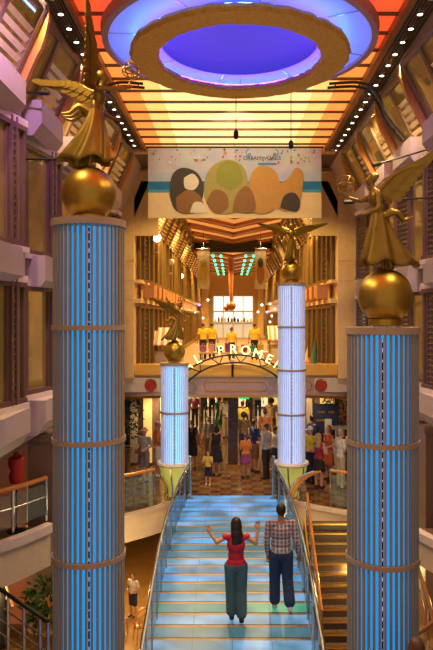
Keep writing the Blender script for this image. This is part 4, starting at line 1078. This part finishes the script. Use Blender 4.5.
# striped kiosks on the upper deck
aw = bpy.data.materials.new('striped_awning'); aw.use_nodes = True; nt = aw.node_tree
wv = nt.nodes.new('ShaderNodeTexWave'); tc = nt.nodes.new('ShaderNodeTexCoord'); nt.links.new(tc.outputs['Object'], wv.inputs['Vector']); wv.inputs['Scale'].default_value = 1.4
cr = nt.nodes.new('ShaderNodeValToRGB'); cr.color_ramp.interpolation = 'CONSTANT'; cr.color_ramp.elements[0].color = (0.75, 0.68, 0.5, 1); cr.color_ramp.elements[1].position = 0.5; cr.color_ramp.elements[1].color = (0.55, 0.18, 0.10, 1)
nt.links.new(wv.outputs['Fac'], cr.inputs[0]); nt.links.new(cr.outputs[0], nt.nodes['Principled BSDF'].inputs['Base Color'])
def kiosk(label, x, y, w):
    t = thing('kiosk', label, 'kiosk', (x, y, 3.4))
    mb = MB(); mb.prism([(-0.7, 0.95), (0.0, 1.55), (0.7, 0.95), (0.7, 0.9), (0.0, 1.48), (-0.7, 0.9)], lambda u, v, ww: (ww-w/2, u, v), w); mb.build('awning', aw, t)
    mb = MB(); mb.bx(-w/2, w/2, -0.4, 0.4, 0, 0.7); mb.build('counter', cream_m, t)
    for a in (-1, 1):
        for b in (-1, 1):
            mb = MB(); mb.cyl((a*w*0.45, b*0.5, 0), (a*w*0.45, b*0.5, 1.05), 0.03, n=8); mb.build('post', steel_m, t)
kiosk('striped awning kiosk on the upper deck left of the short column', -2.35, 23.5, 1.2)
kiosk('striped awning kiosk on the upper deck at right below the letters', 2.3, 29.0, 1.3)
for k, (px, m, D) in enumerate(((315, 'cone_teal', 23.0), (308, 'cone_orange', 25.2))):
    p = at(px, 365, D); t = thing('paper_tree', '%s pointed paper decoration on the upper deck at right' % ('tall teal and red' if k == 0 else 'small orange and white'), 'decoration', (p.x, D, 3.4))
    mb = MB(); mb.lathe([(0.22, 0), (0.16, 0.3), (0.001, 1.2-0.4*k)], 9); mb.build('cone', mat(m, (0.06, 0.20, 0.16) if k == 0 else (0.7, 0.45, 0.2), 0.5, var=0.4), t)
    mb = MB(); mb.lathe([(0.25, 0), (0.25, 0.12), (0.20, 0.2), (0.001, 0.2)], 12); mb.build('foot', mat('cone_red', (0.5, 0.08, 0.03), 0.5), t)

# ------------------------------------------------------------------ people
def fab(name, c, var=0.15): return mat('fabric_'+name, c, 0.8, var=var, scale=12)
skins = [mat('skin_light', (0.60, 0.34, 0.22), 0.5, var=0.05), mat('skin_tan', (0.46, 0.24, 0.14), 0.5, var=0.05), mat('skin_deep', (0.20, 0.10, 0.06), 0.5, var=0.05)]
hairs = {'dark': mat('hair_dark', (0.022, 0.013, 0.010), 0.5), 'brown': mat('hair_brown', (0.10, 0.045, 0.02), 0.5), 'blond': mat('hair_blond', (0.50, 0.28, 0.09), 0.5), 'grey': mat('hair_grey', (0.35, 0.30, 0.26), 0.5), 'red': mat('hair_red', (0.25, 0.06, 0.02), 0.5)}
eye_m = mat('eye', (0.03, 0.02, 0.02), 0.3)
lip_m = mat('lip', (0.35, 0.10, 0.08), 0.5)
ARMS = {  # elbow and wrist offsets from the shoulder (side, forward, up), mirrored per side
    'down': ((0.06, -0.02, -0.28), (0.09, 0.04, -0.52)),
    'bent': ((0.07, -0.05, -0.27), (-0.02, 0.18, -0.34)),
    'crossed': ((0.07, -0.02, -0.27), (-0.16, 0.17, -0.24)),
    'up': ((0.05, 0.10, -0.25), (-0.07, 0.22, -0.02)),
    'hip': ((0.16, -0.08, -0.24), (0.05, 0.04, -0.40)),
    'hold': ((0.05, 0.02, -0.28), (-0.08, 0.22, -0.28)),
}
def person(label, x, y, z, H, yaw, arms=('down', 'down'), top=None, sleeve='short', bottom=('trousers', None), hair=('short', 'dark'), skin=0, shoe=None, hat=None, female=False, vox=0.015, legs=None, loose=0.0, fine=False, group=None, hold=None, dressm=None, turn=0.0):
    """local axes: facing +Y, right hand towards +X; scale 1 = 1.75 m tall"""
    t = thing('person', label, 'person', (x, y, z), (0, 0, yaw), group)
    k = H/1.75; V = lambda a, b, c: Vector((a, b, c))*k
    sk = skins[skin]
    sh = 0.165 if female else 0.19; hipx = 0.09
    def R(*r): return tuple(q*k for q in r)
    LG = legs or {s: ((s*0.10, 0.0, 0.50), (s*0.10, -0.02, 0.08)) for s in (-1, 1)}
    AR = {}
    for s, a in zip((-1, 1), arms):
        e, w = ARMS[a] if isinstance(a, str) else a[:2]
        S0 = V(s*sh, 0, 1.42); AR[s] = (S0, S0+V(s*e[0], e[1], e[2]), S0+V(s*w[0], w[1], w[2]), a)
    Mt = Matrix.Rotation(turn, 3, 'Z'); hc = V(0, 0.01, 1.625)
    def hd(p): return hc+Mt @ Vector(p)*k
    b = MB()
    b.ell(hd((0, -0.005, 0.02)), R(.073, .092, .10), Mt); b.ell(hd((0, 0.03, -0.05)), R(.055, .06, .062), Mt)
    b.cap(hd((0, 0.088, 0.0)), hd((0, 0.104, -0.025)), .010*k, .014*k, 8)
    for s in (-1, 1): b.ell(hd((s*.076, -0.005, 0.0)), R(.012, .022, .03), Mt)
    b.cap(V(0, -0.015, 1.40), hd((0, -0.01, -0.06)), .056*k, .05*k)
    b.ell(V(0, 0, 1.28), R(sh*0.88, .10, .18)); b.ell(V(0, 0, 1.10), R(.125, .088, .16)); b.ell(V(0, -0.01, .95), R(.16, .11, .12))
    b.cap(V(-sh*.9, 0, 1.415), V(sh*.9, 0, 1.415), .052*k, .052*k)
    for s in (-1, 1):
        S0, E, Wr, a = AR[s]
        b.cap(S0, E, .046*k, .037*k); b.cap(E, Wr, .037*k, .026*k)
        d = (Wr-E).normalized()
        if isinstance(a, tuple) and len(a) > 2: d = (Vector((s*a[2][0], a[2][1], a[2][2]))).normalized()
        side_ = d.cross(Vector((0, 1, 0))); side_ = side_.normalized() if side_.length > 0.2 else Vector((1, 0, 0))
        nrm = d.cross(side_).normalized()
        M = Matrix((side_, d, nrm)).transposed()
        b.ell(Wr+d*.045*k, R(.040, .055, .018), M)
        fr = 0.0088 if fine else 0.0105
        for q, ln in enumerate((.062, .074, .070, .055)):
            base = Wr+d*.085*k+side_*((q-1.5)*.021*k); mid = base+d*ln*.55*k+side_*((q-1.5)*.004*k)
            b.cap(base-d*.02*k, mid, fr*k, fr*.95*k, 8); b.cap(mid, mid+(d*.85+nrm*.45)*ln*.5*k, fr*.95*k, fr*.85*k, 8)
        th = side_*(-s if side_.x*1 > 0 else s)
        b.cap(Wr+d*.02*k, Wr+d*.055*k+th*.045*k, .013*k, .011*k, 8); b.cap(Wr+d*.055*k+th*.045*k, Wr+d*.085*k+th*.055*k, .011*k, .0095*k, 8)
        K, A = LG[s]; Hp = V(s*hipx, 0, .92); K, A = V(*K), V(*A)
        b.cap(Hp, K, .084*k, .055*k); b.cap(K, K.lerp(A, .35), .054*k, .056*k); b.cap(K.lerp(A, .35), A, .056*k, .038*k)
        fo = LG.get('foot%d' % s, (0, 0.15, -0.045)); F = A+V(*fo)
        b.cap(A+V(0, -0.02, -.035), F, .038*k, .03*k)
    blended(b, 'body', sk, t, vox, 2)
    for s in (-1, 1):
        mb = MB(); mb.ell(hd((s*.032, .082, .012)), R(.012, .008, .009), Mt, 8, 6); mb.build('eye', eye_m, t, True)
    mb = MB(); mb.ell(hd((0, .088, -.052)), R(.024, .008, .007), Mt, 8, 6); mb.build('mouth', lip_m, t, True)
    # hair and hat
    hk, hcn = hair
    if hk != 'bald':
        h = MB()
        h.ell(hd((0, -.022, .042)), R(.084, .094, .092), Mt)
        if hk == 'short': h.ell(hd((0, -.045, -.005)), R(.074, .062, .07), Mt)
        if hk == 'long':
            for (yy, zz, rx, ry, rz_) in ((-.06, -.04, .098, .068, .12), (-.085, -.16, .105, .055, .13), (-.09, -.27, .10, .048, .13), (-.03-.058, -.37, .065, .035, .09)): h.ell(hd((0, yy, zz)), R(rx, ry, rz_), Mt)
            for s in (-1, 1): h.cap(hd((s*.07, -.01, .03)), hd((s*.075, -.03, -.17)), .026*k, .022*k)
        if hk == 'bob':
            h.ell(hd((0, -.05, -.04)), R(.092, .07, .11), Mt)
            for s in (-1, 1): h.ell(hd((s*.07, -.015, -.03)), R(.03, .06, .09), Mt)
        if hk == 'curly':
            rr = random.Random(3)
            for q in range(26):
                a, e = rr.uniform(PI*0.95, 2.05*PI), rr.uniform(-.6, 1.4); h.ell(hd((.085*math.cos(a)*math.cos(e), -.01+.09*math.sin(a)*math.cos(e), .02+.10*math.sin(e))), .045*k, None, 8, 6)
        if hk == 'tail':
            h.cap(hd((0, -.1, .03)), hd((0, -.13, -.17)), .035*k, .018*k)
        blended(h, 'hair', hairs[hcn], t, max(vox, .010), 2)
    if hat:
        kind, hm = hat
        if kind == 'brim':
            mb = MB(); mb.lathe([(0.001, .14*k), (.06*k, .135*k), (.085*k, .10*k), (.092*k, .05*k), (.15*k, .04*k), (.155*k, .03*k), (.09*k, .035*k)], 24)
        else:
            mb = MB(); mb.lathe([(0.001, .135*k), (.05*k, .125*k), (.085*k, .085*k), (.095*k, .035*k), (.09*k, .03*k)], 24)
            mb.box((0, .13*k, .036*k), (.13*k, .10*k, .012*k))
        o = mb.build('hat', hm, t, True); o.location = hc+Vector((0, 0, .0)); o.rotation_euler = (0, 0, turn)
    # top
    g = 0.014
    tm = dressm or top
    if tm:
        c = MB()
        c.ell(V(0, 0, 1.27), R(sh*.88+g, .10+g+(.018 if female else 0), .175)); c.ell(V(0, 0, 1.10), R(.125+g+(0 if female else .03), .088+g+.008, .18))
        c.ell(V(0, -0.01, .97), R(.16+g, .11+g, .12))
        c.cap(V(-sh*.82, 0, 1.405), V(sh*.82, 0, 1.405), (.056+g*.4)*k, (.056+g*.4)*k)
        if female and tm: 
            for s in (-1, 1): c.ell(V(s*.07, .085, 1.27), R(.062, .055, .062))
        for s in (-1, 1):
            S0, E, Wr, a = AR[s]
            if sleeve == 'short': c.cap(S0, S0.lerp(E, .68), (.046+g+.006)*k, (.040+g+.008)*k)
            elif sleeve == 'long': c.cap(S0, E, (.046+g+.004)*k, (.037+g)*k); c.cap(E, E.lerp(Wr, .93), (.037+g)*k, (.028+g)*k)
            elif sleeve == 'cap':
                c.ell(S0+V(s*0.02, 0, 0.0), R(.058, .065, .05))
        blended(c, 'dress' if dressm else 'shirt', tm, t, vox, 2)
    bk, bm = bottom
    c = MB()
    if bk in ('trousers', 'shorts'):
        c.ell(V(0, -0.01, .93), R(.165+g, .115+g, .12))
        for s in (-1, 1):
            K, A = V(*LG[s][0]), V(*LG[s][1]); Hp = V(s*hipx, 0, .91)
            if bk == 'trousers':
                c.cap(Hp, K, (.084+g+loose)*k, (.060+g+loose*1.2)*k); c.cap(K, A-(A-K).normalized()*(.045+loose*1.2)*k, (.060+g+loose*1.2)*k, (.056+g+loose*1.4)*k)
            else: c.cap(Hp, Hp.lerp(K, .98), (.084+g+.006)*k, (.066+g+.01)*k)
        blended(c, bk, bm, t, vox, 2)
    elif bk in ('skirt', 'dress'):
        lo = .56 if bk == 'skirt' else .50
        mb = MB(); n = 32; vs = []
        for i in range(8):
            q = i/7; zz = 1.0-(1.0-lo)*q
            for j in range(n):
                a = 2*PI*j/n; f = 1+.05*q*math.sin(7*a)
                vs.append(V((.160+.055*q)*f*math.cos(a), (.125+.055*q)*f*math.sin(a), zz))
        fs = [(i*n+j, i*n+(j+1) % n, (i+1)*n+(j+1) % n, (i+1)*n+j) for i in range(7) for j in range(n)]
        mb.add(vs, fs); o = mb.build('skirt', bm or dressm, t, True); o.modifiers.new('thickness', 'SOLIDIFY').thickness = 0.01
    sm = shoe or dark_shoe
    for s in (-1, 1):
        A = V(*LG[s][1]); fo = LG.get('foot%d' % s, (0, 0.15, -0.045)); F = A+V(*fo); c = MB()
        c.cap(A+V(0, -0.03, -.035), F, .045*k, .038*k); c.cap(A+V(0, -0.02, -.03), A+V(0, -.01, .0), .046*k, .042*k)
        blended(c, 'shoe', sm, t, max(vox, .011), 2)
    if hold:
        nm, hm, off, dims, _l = hold
        mb = MB(); mb.box(V(*off), [q*k for q in dims], Matrix.Rotation(0.3, 3, 'X'))
    if hold and nm in ('paper',):
        o = mb.build('paper_sheet', hm); o.location = (x, y, z); o.rotation_euler = (0, 0, yaw); tag(o, hold[4], 'paper')
    elif hold:
        o = mb.build(nm, hm); o.location = (x, y, z); o.rotation_euler = (0, 0, yaw); tag(o, hold[4], 'bag' if 'bag' in nm else nm)
    return t
dark_shoe = mat('dark_shoe', (0.03, 0.022, 0.02), 0.5); white_shoe = mat('white_shoe', (0.70, 0.66, 0.60), 0.5)

# plaid shirt cloth
def plaid():
    m = bpy.data.materials.new('fabric_plaid'); m.use_nodes = True; nt = m.node_tree; b = nt.nodes['Principled BSDF']; b.inputs['Roughness'].default_value = 0.8
    tc = nt.nodes.new('ShaderNodeTexCoord'); prev = None
    base = (0.09, 0.12, 0.22, 1)
    for ax, sc, th, col in (('X', 15, 0.52, (0.66, 0.62, 0.60, 1)), ('Z', 15, 0.55, (0.55, 0.55, 0.60, 1)), ('X', 7.5, 0.93, (0.30, 0.04, 0.06, 1)), ('Z', 7.5, 0.93, (0.30, 0.04, 0.06, 1))):
        wv = nt.nodes.new('ShaderNodeTexWave'); wv.bands_direction = ax; wv.inputs['Scale'].default_value = sc/6.28*2; nt.links.new(tc.outputs['Object'], wv.inputs['Vector'])
        gt = nt.nodes.new('ShaderNodeMath'); gt.operation = 'GREATER_THAN'; gt.inputs[1].default_value = th; nt.links.new(wv.outputs['Fac'], gt.inputs[0])
        ml = nt.nodes.new('ShaderNodeMath'); ml.operation = 'MULTIPLY'; ml.inputs[1].default_value = 0.62; nt.links.new(gt.outputs[0], ml.inputs[0])
        mx = nt.nodes.new('ShaderNodeMix'); mx.data_type = 'RGBA'; mx.inputs[7].default_value = col; nt.links.new(ml.outputs[0], mx.inputs[0])
        if prev: nt.links.new(prev, mx.inputs[6])
        else: mx.inputs[6].default_value = base
        prev = mx.outputs[2]
    nt.links.new(prev, b.inputs['Base Color']); return m
def onstep(px, py, D):
    p = at(px, py, D); return p.x, D, tread_z(D)+0.004
# the couple on the glowing stairs
wD = 10.55; wx = (236-231)*wD/640
WL = {-1: ((-0.085, 0.02, 0.49), (-0.075, 0.0, 0.085)), 1: ((0.09, -0.02, 0.50), (0.085, -0.13, 0.09)), 'foot1': (0, 0.14, -0.05), 'foot-1': (0, 0.15, -0.045)}
person('woman in a red sleeveless top and teal trousers raising both arms on the stairs', wx, wD, tread_z(wD), 1.69, 0.06,
       arms=(((0.165, -0.02, -0.09), (0.27, 0.02, 0.05), (0.45, 0.1, 0.9)), ((0.17, -0.02, -0.12), (0.21, 0.04, 0.09), (0.0, 0.1, 1.0))),
       top=fab('crimson', (0.55, 0.02, 0.055)), sleeve='cap', bottom=('trousers', fab('teal_grey', (0.07, 0.16, 0.19))), hair=('long', 'dark'), skin=0, female=True, vox=0.0085, legs=WL, loose=0.018, fine=True, turn=0.15)
mD = 10.95; mx_ = (281-231)*mD/640
ML = {-1: ((-0.10, 0.05, 0.50), (-0.10, 0.05, 0.085)), 1: ((0.105, -0.02, 0.51), (0.13, -0.20, 0.14)), 'foot1': (0.02, 0.12, -0.09)}
person('man in a plaid shirt and jeans walking up the stairs with lowered arms', mx_, mD, tread_z(mD), 1.82, 0.0,
       arms=(((0.05, -0.03, -0.29), (0.02, 0.06, -0.53)), ((0.06, -0.05, -0.28), (0.11, 0.03, -0.53))),
       top=plaid(), sleeve='long', bottom=('trousers', fab('denim', (0.022, 0.045, 0.13))), hair=('short', 'dark'), skin=1, shoe=white_shoe, vox=0.0085, legs=ML, loose=0.016, fine=True)
tan_hat = mat('straw', (0.60, 0.42, 0.18), 0.7); white_cap = mat('white_cap', (0.75, 0.72, 0.66), 0.6)
def crowd(label, px, D, H, yaw_deg, **kw):
    return person(label, (px-231)*D/640, D, kw.pop('z', 0.0), H, math.radians(yaw_deg), **kw)
F = fab
# yaw 0 looks away from the camera, 180 looks towards it
crowd('man in a tan sun hat and grey T-shirt holding a pouch beside the potted tree', 144.5, 20.9, 1.72, 150, arms=('bent', 'bent'), top=F('grey', (0.38, 0.34, 0.30)), bottom=('shorts', F('slate', (0.24, 0.21, 0.20))), hair=('short', 'grey'), hat=('brim', tan_hat), shoe=white_shoe, hold=('shoulder_bag', mat('brown_leather', (0.20, 0.09, 0.035), 0.5), (0.05, 0.28, 1.0), (0.2, 0.08, 0.15), 'brown pouch held by the man in the tan sun hat'))
crowd('bald man in an orange shirt and white shorts beside the short column', 157.5, 21.4, 1.86, -70, arms=('bent', 'bent'), top=F('orange', (0.55, 0.16, 0.03)), bottom=('shorts', F('white', (0.62, 0.55, 0.46))), hair=('bald', 'dark'), skin=1, shoe=white_shoe)
crowd('woman in black with bare arms standing just right of the short column', 192, 22.4, 1.75, 20, arms=('bent', 'down'), dressm=F('black', (0.016, 0.012, 0.012)), sleeve='none', bottom=('dress', None), hair=('tail', 'brown'), skin=1, female=True)
crowd('small child in a yellow top and dark shorts drinking near the stair head', 208, 20.3, 1.08, 170, arms=('up', 'up'), top=F('yellow', (0.60, 0.45, 0.06)), bottom=('shorts', F('navy', (0.02, 0.02, 0.05))), hair=('short', 'brown'), shoe=white_shoe)
crowd('woman in a short black dress with dark hair beside the drinking child', 216.5, 21.5, 1.70, -15, arms=('down', 'bent'), dressm=F('black', (0.016, 0.012, 0.012)), sleeve='none', bottom=('dress', None), hair=('bob', 'dark'), skin=1, female=True)
crowd('person in a straw hat and grey top half hidden behind the black-dressed woman', 209, 23.6, 1.66, 30, top=F('stone', (0.26, 0.22, 0.20)), bottom=('trousers', F('umber', (0.12, 0.07, 0.04))), hair=('short', 'brown'), hat=('brim', tan_hat))
crowd('woman in a bright green dress seen from behind in the crowd', 219.5, 28.8, 1.78, 5, dressm=F('green', (0.01, 0.20, 0.07)), sleeve='cap', bottom=('dress', None), hair=('short', 'red'), skin=0, female=True)
crowd('person in a cream shirt standing between green dress and marble pillar', 226, 28.2, 1.85, 0, top=F('cream', (0.62, 0.52, 0.40)), bottom=('trousers', F('sand', (0.45, 0.33, 0.20))), hair=('short', 'brown'))
crowd('girl in an orange top and purple striped skirt right of the pillar', 245.5, 21.3, 1.46, 25, arms=('bent', 'bent'), top=F('tangerine', (0.65, 0.22, 0.03)), bottom=('skirt', F('purple', (0.28, 0.05, 0.20), 0.6)), hair=('tail', 'brown'), skin=1, female=True)
crowd('man in a blue T-shirt and brown shorts reading a paper right of the pillar', 254.5, 22.0, 1.82, -60, arms=('hold', 'hold'), top=F('blue', (0.02, 0.035, 0.16)), bottom=('shorts', F('khaki_brown', (0.24, 0.14, 0.07))), hair=('short', 'brown'), skin=1, hold=('paper', white_m, (0.0, 0.32, 1.14), (0.22, 0.01, 0.26), 'white sheet of paper held by the man in blue'))
crowd('dark curly-haired person in brown close behind the girl in orange', 244, 24.2, 1.74, -20, top=F('umber', (0.12, 0.07, 0.04)), bottom=('trousers', F('navy', (0.02, 0.02, 0.05))), hair=('curly', 'dark'), skin=2)
crowd('person in a yellow shirt far behind the pillar, dark hair', 242.5, 27.0, 1.80, 10, top=F('yellow', (0.60, 0.45, 0.06)), bottom=('trousers', F('umber', (0.12, 0.07, 0.04))), hair=('short', 'dark'), skin=1)
crowd('man in a pale grey long-sleeved shirt and dark trousers left of the tall far column', 266, 21.1, 1.82, 60, arms=('hold', 'bent'), top=F('pale_grey', (0.45, 0.42, 0.40)), sleeve='long', bottom=('trousers', F('charcoal', (0.03, 0.026, 0.026))), hair=('short', 'brown'))
crowd('woman in a white top close to the left side of the tall far column', 275.5, 21.9, 1.62, -40, arms=('bent', 'bent'), top=F('white', (0.62, 0.55, 0.46)), bottom=('skirt', F('charcoal', (0.03, 0.026, 0.026))), hair=('tail', 'dark'), skin=1, female=True)
crowd('man in a tan cap and orange-brown shirt behind the man in pale grey', 265.5, 24.3, 1.85, -30, top=F('rust', (0.42, 0.15, 0.04)), bottom=('trousers', F('sand', (0.45, 0.33, 0.20))), hair=('short', 'brown'), hat=('cap', tan_hat), skin=1)
crowd('dark-haired person carrying a child-sized bag far behind the tan cap', 271.5, 27.5, 1.86, 0, top=F('tan', (0.42, 0.26, 0.13)), bottom=('trousers', F('umber', (0.12, 0.07, 0.04))), hair=('curly', 'dark'), skin=2)
crowd('man in a white cap and yellow shirt right of the tall far column', 310.5, 20.7, 1.80, 130, arms=('bent', 'bent'), top=F('sun_yellow', (0.66, 0.44, 0.03)), bottom=('trousers', F('navy', (0.02, 0.02, 0.05))), hair=('short', 'grey'), hat=('cap', white_cap))
crowd('dark-haired man in a blue shirt standing before the navy board', 312.5, 22.6, 1.88, -60, top=F('dusk_blue', (0.02, 0.03, 0.09)), bottom=('trousers', F('charcoal', (0.03, 0.026, 0.026))), hair=('short', 'dark'), skin=1)
crowd('long blond woman in a black skirt and red-edged top with a leaflet', 319, 19.9, 1.72, -40, arms=('hold', 'hold'), top=F('wine', (0.30, 0.02, 0.04)), sleeve='none', bottom=('skirt', F('black', (0.016, 0.012, 0.012))), hair=('long', 'blond'), female=True, hold=('paper', white_m, (0.0, 0.32, 1.16), (0.24, 0.01, 0.28), 'white leaflet held out by the long-haired blond woman'))
crowd('woman in an orange dress facing the blond woman', 328.5, 20.9, 1.80, 120, arms=('bent', 'down'), dressm=F('burnt_orange', (0.48, 0.10, 0.03)), sleeve='cap', bottom=('dress', None), hair=('bob', 'red'), female=True)
crowd('grey-haired man in a white shirt and khaki trousers with crossed arms', 341, 19.8, 1.88, -70, arms=('crossed', 'crossed'), top=F('off_white', (0.62, 0.57, 0.52)), bottom=('trousers', F('khaki', (0.52, 0.40, 0.26))), hair=('short', 'grey'))
crowd('person in a dark jacket partly hidden behind the near right column', 350, 20.6, 1.74, 0, top=F('charcoal', (0.03, 0.026, 0.026)), sleeve='long', bottom=('trousers', F('charcoal', (0.03, 0.026, 0.026))), hair=('short', 'dark'), skin=1)
for px, D, H, yw, lab, tp, bt, hr in (
    (195, 31, 1.70, 160, 'person in a pink top far back, left of the green dress', F('pink', (0.60, 0.16, 0.22)), F('umber', (0.12, 0.07, 0.04)), ('bob', 'blond')),
    (204, 33, 1.80, 20, 'person in a black top far back, next to the pink top', F('black', (0.016, 0.012, 0.012)), F('charcoal', (0.03, 0.026, 0.026)), ('short', 'dark')),
    (212, 34, 1.78, 170, 'person in a violet shirt far back, above the straw hat', F('violet', (0.22, 0.06, 0.26)), F('charcoal', (0.03, 0.026, 0.026)), ('short', 'brown')),
    (226, 35, 1.80, 0, 'person in a pale pink shirt far back, just left of the pillar', F('pale_pink', (0.62, 0.36, 0.36)), F('sand', (0.45, 0.33, 0.20)), ('short', 'dark')),
    (249, 33, 1.84, 15, 'person in black with bare legs far back under the exit sign', F('black', (0.016, 0.012, 0.012)), F('charcoal', (0.03, 0.026, 0.026)), ('long', 'dark')),
    (258, 34, 1.74, 180, 'person in a white top far back, right of the exit sign', F('off_white', (0.62, 0.57, 0.52)), F('denim', (0.022, 0.045, 0.13)), ('short', 'brown')),
    (187, 30, 1.80, 60, 'person in a salmon shirt far back beside the short column', F('salmon', (0.60, 0.25, 0.14)), F('umber', (0.12, 0.07, 0.04)), ('short', 'dark'))):
    crowd(lab, px, D, H, yw, top=tp, bottom=('trousers', bt), hair=hr, vox=0.02)
# crew in yellow on the upper deck
crewc = mat('fabric_crew_yellow', (0.85, 0.50, 0.04), 0.8)
for px, D, yw, lab in ((203, 29.5, 20, 'crew member in a yellow shirt on the upper deck, leftmost of the four in yellow'), (212, 30.2, -20, 'crew member in a yellow shirt on the upper deck, second of the four from left'), (231.5, 28.5, 10, 'crew member in a yellow shirt on the upper deck, just above the glowing letter R'), (254.5, 29.0, -10, 'crew member in a yellow shirt on the upper deck, rightmost of the four in yellow')):
    crowd(lab, px, D, 1.68 if px != 231.5 else 1.5, yw, z=3.4, top=crewc, bottom=('trousers', F('charcoal', (0.03, 0.026, 0.026))), hair=('short', 'brown'), skin=1, vox=0.02)
t = thing('souvenir_table', 'long souvenir table on the upper deck just behind the bridge parapet', 'table', (0.1, 24.2, 3.4))
mb = MB(); mb.bx(-1.3, 1.3, -0.35, 0.35, 0.56, 0.62); mb.build('tabletop', cream_m, t)
for sx in (-1.2, 1.2):
    for sy in (-0.28, 0.28):
        mb = MB(); mb.bx(sx-0.03, sx+0.03, sy-0.03, sy+0.03, 0, 0.56); mb.build('leg', steel_m, t)
for k, (cn, c, hh) in enumerate((('mauve', (0.40, 0.12, 0.34), 0.24), ('pale pink', (0.70, 0.40, 0.42), 0.30), ('black', (0.016, 0.012, 0.012), 0.2), ('purple', (0.28, 0.05, 0.30), 0.34), ('ivory', (0.7, 0.62, 0.5), 0.22), ('wine red', (0.35, 0.02, 0.04), 0.28), ('turquoise', (0.05, 0.35, 0.35), 0.24), ('lemon yellow', (0.7, 0.55, 0.08), 0.3))):
    b = thing('gift_bag', 'small %s gift bag standing on the souvenir table' % cn, 'bag', (-1.05+0.31*k, 24.1, 4.02), group='gift bags on the souvenir table')
    m_ = mat('paper_'+cn.replace(' ', '_'), c, 0.6)
    mb = MB(); mb.prism([(-0.10, 0), (0.10, 0), (0.12, hh), (-0.12, hh)], lambda u, v, w: (u, -0.06+w, v), 0.12); mb.build('body', m_, b)
    mb = MB(); mb.tube([(0.05*math.cos(q), 0, hh+0.08*math.sin(q)) for q in [PI*z/8 for z in range(9)]], 0.008, 5); mb.build('handle', cream_m, b)
t = thing('dress_form', 'rounded red dress form on a thin stand behind the curved balcony at left', 'dress form', (-3.62, 10.8, 1.7))
mb = MB(); mb.lathe([(0.001, 0.80), (0.10, 0.82), (0.13, 0.92), (0.10, 1.02), (0.14, 1.14), (0.13, 1.24), (0.05, 1.29), (0.04, 1.34), (0.001, 1.345)], 20); mb.build('torso', mat('red_velvet', (0.42, 0.02, 0.012), 0.6), t, True)
mb = MB(); mb.cyl((0, 0, 0.03), (0, 0, 0.82), 0.015, n=8); mb.build('pole', dark_m, t)
mb = MB(); mb.lathe([(0.001, 0), (0.16, 0), (0.15, 0.02), (0.02, 0.04)], 16); mb.build('base', dark_m, t)
# heads at the bottom edge, child on the lower deck
crowd('person with dark brown hair close by at the bottom right corner', 416, 6.5, 1.62, 20, z=0.44, top=F('umber', (0.12, 0.07, 0.04)), bottom=('trousers', F('charcoal', (0.03, 0.026, 0.026))), hair=('bob', 'brown'), skin=1, vox=0.012)
crowd('dark-haired person at the left edge beside the landing railing', -2, 10.7, 1.66, -30, z=-0.2, top=F('charcoal', (0.03, 0.026, 0.026)), bottom=('trousers', F('charcoal', (0.03, 0.026, 0.026))), hair=('short', 'dark'), skin=1, vox=0.012)
crowd('dark-haired child in a white shirt on the amber lower deck at left', 133, 18.0, 1.24, 150, z=-3.1, arms=('bent', 'bent'), top=F('white', (0.62, 0.55, 0.46)), bottom=('shorts', F('navy', (0.02, 0.02, 0.05))), hair=('short', 'dark'), skin=1)
def chair(label, x, y, z, yaw):
    t = thing('bentwood_chair', label, 'chair', (x, y, z), (0, 0, yaw), 'bentwood chairs on the lower deck')
    mb = MB(); mb.lathe([(0.001, 0.43), (0.21, 0.43), (0.22, 0.455), (0.20, 0.47), (0.001, 0.465)], 20); mb.build('seat', wood_m, t, True)
    for a in (0.8, 2.35, 3.95, 5.5):
        mb = MB(); mb.cyl((0.17*math.cos(a), 0.17*math.sin(a), 0.44), (0.21*math.cos(a), 0.21*math.sin(a), 0), 0.017, n=8); mb.build('leg', wood_m, t, True)
    mb = MB(); mb.tube(spline([(-0.2, -0.1, 0.45), (-0.21, -0.2, 0.75), (-0.1, -0.25, 0.95), (0.1, -0.25, 0.95), (0.21, -0.2, 0.75), (0.2, -0.1, 0.45)], 6), 0.026, 8)
    mb.tube(spline([(-0.1, -0.19, 0.46), (-0.1, -0.23, 0.7), (0, -0.25, 0.82), (0.1, -0.23, 0.7), (0.1, -0.19, 0.46)], 5), 0.018, 7); mb.build('backrest', wood_m, t, True)
chair('bentwood chair nearest the left stair railing on the lower deck', -2.35, 16.6, -3.1, 0.5)
chair('bentwood chair beside the child on the lower deck, nearer the left column', -2.95, 17.0, -3.1, -0.6)
bpy.context.view_layer.update()
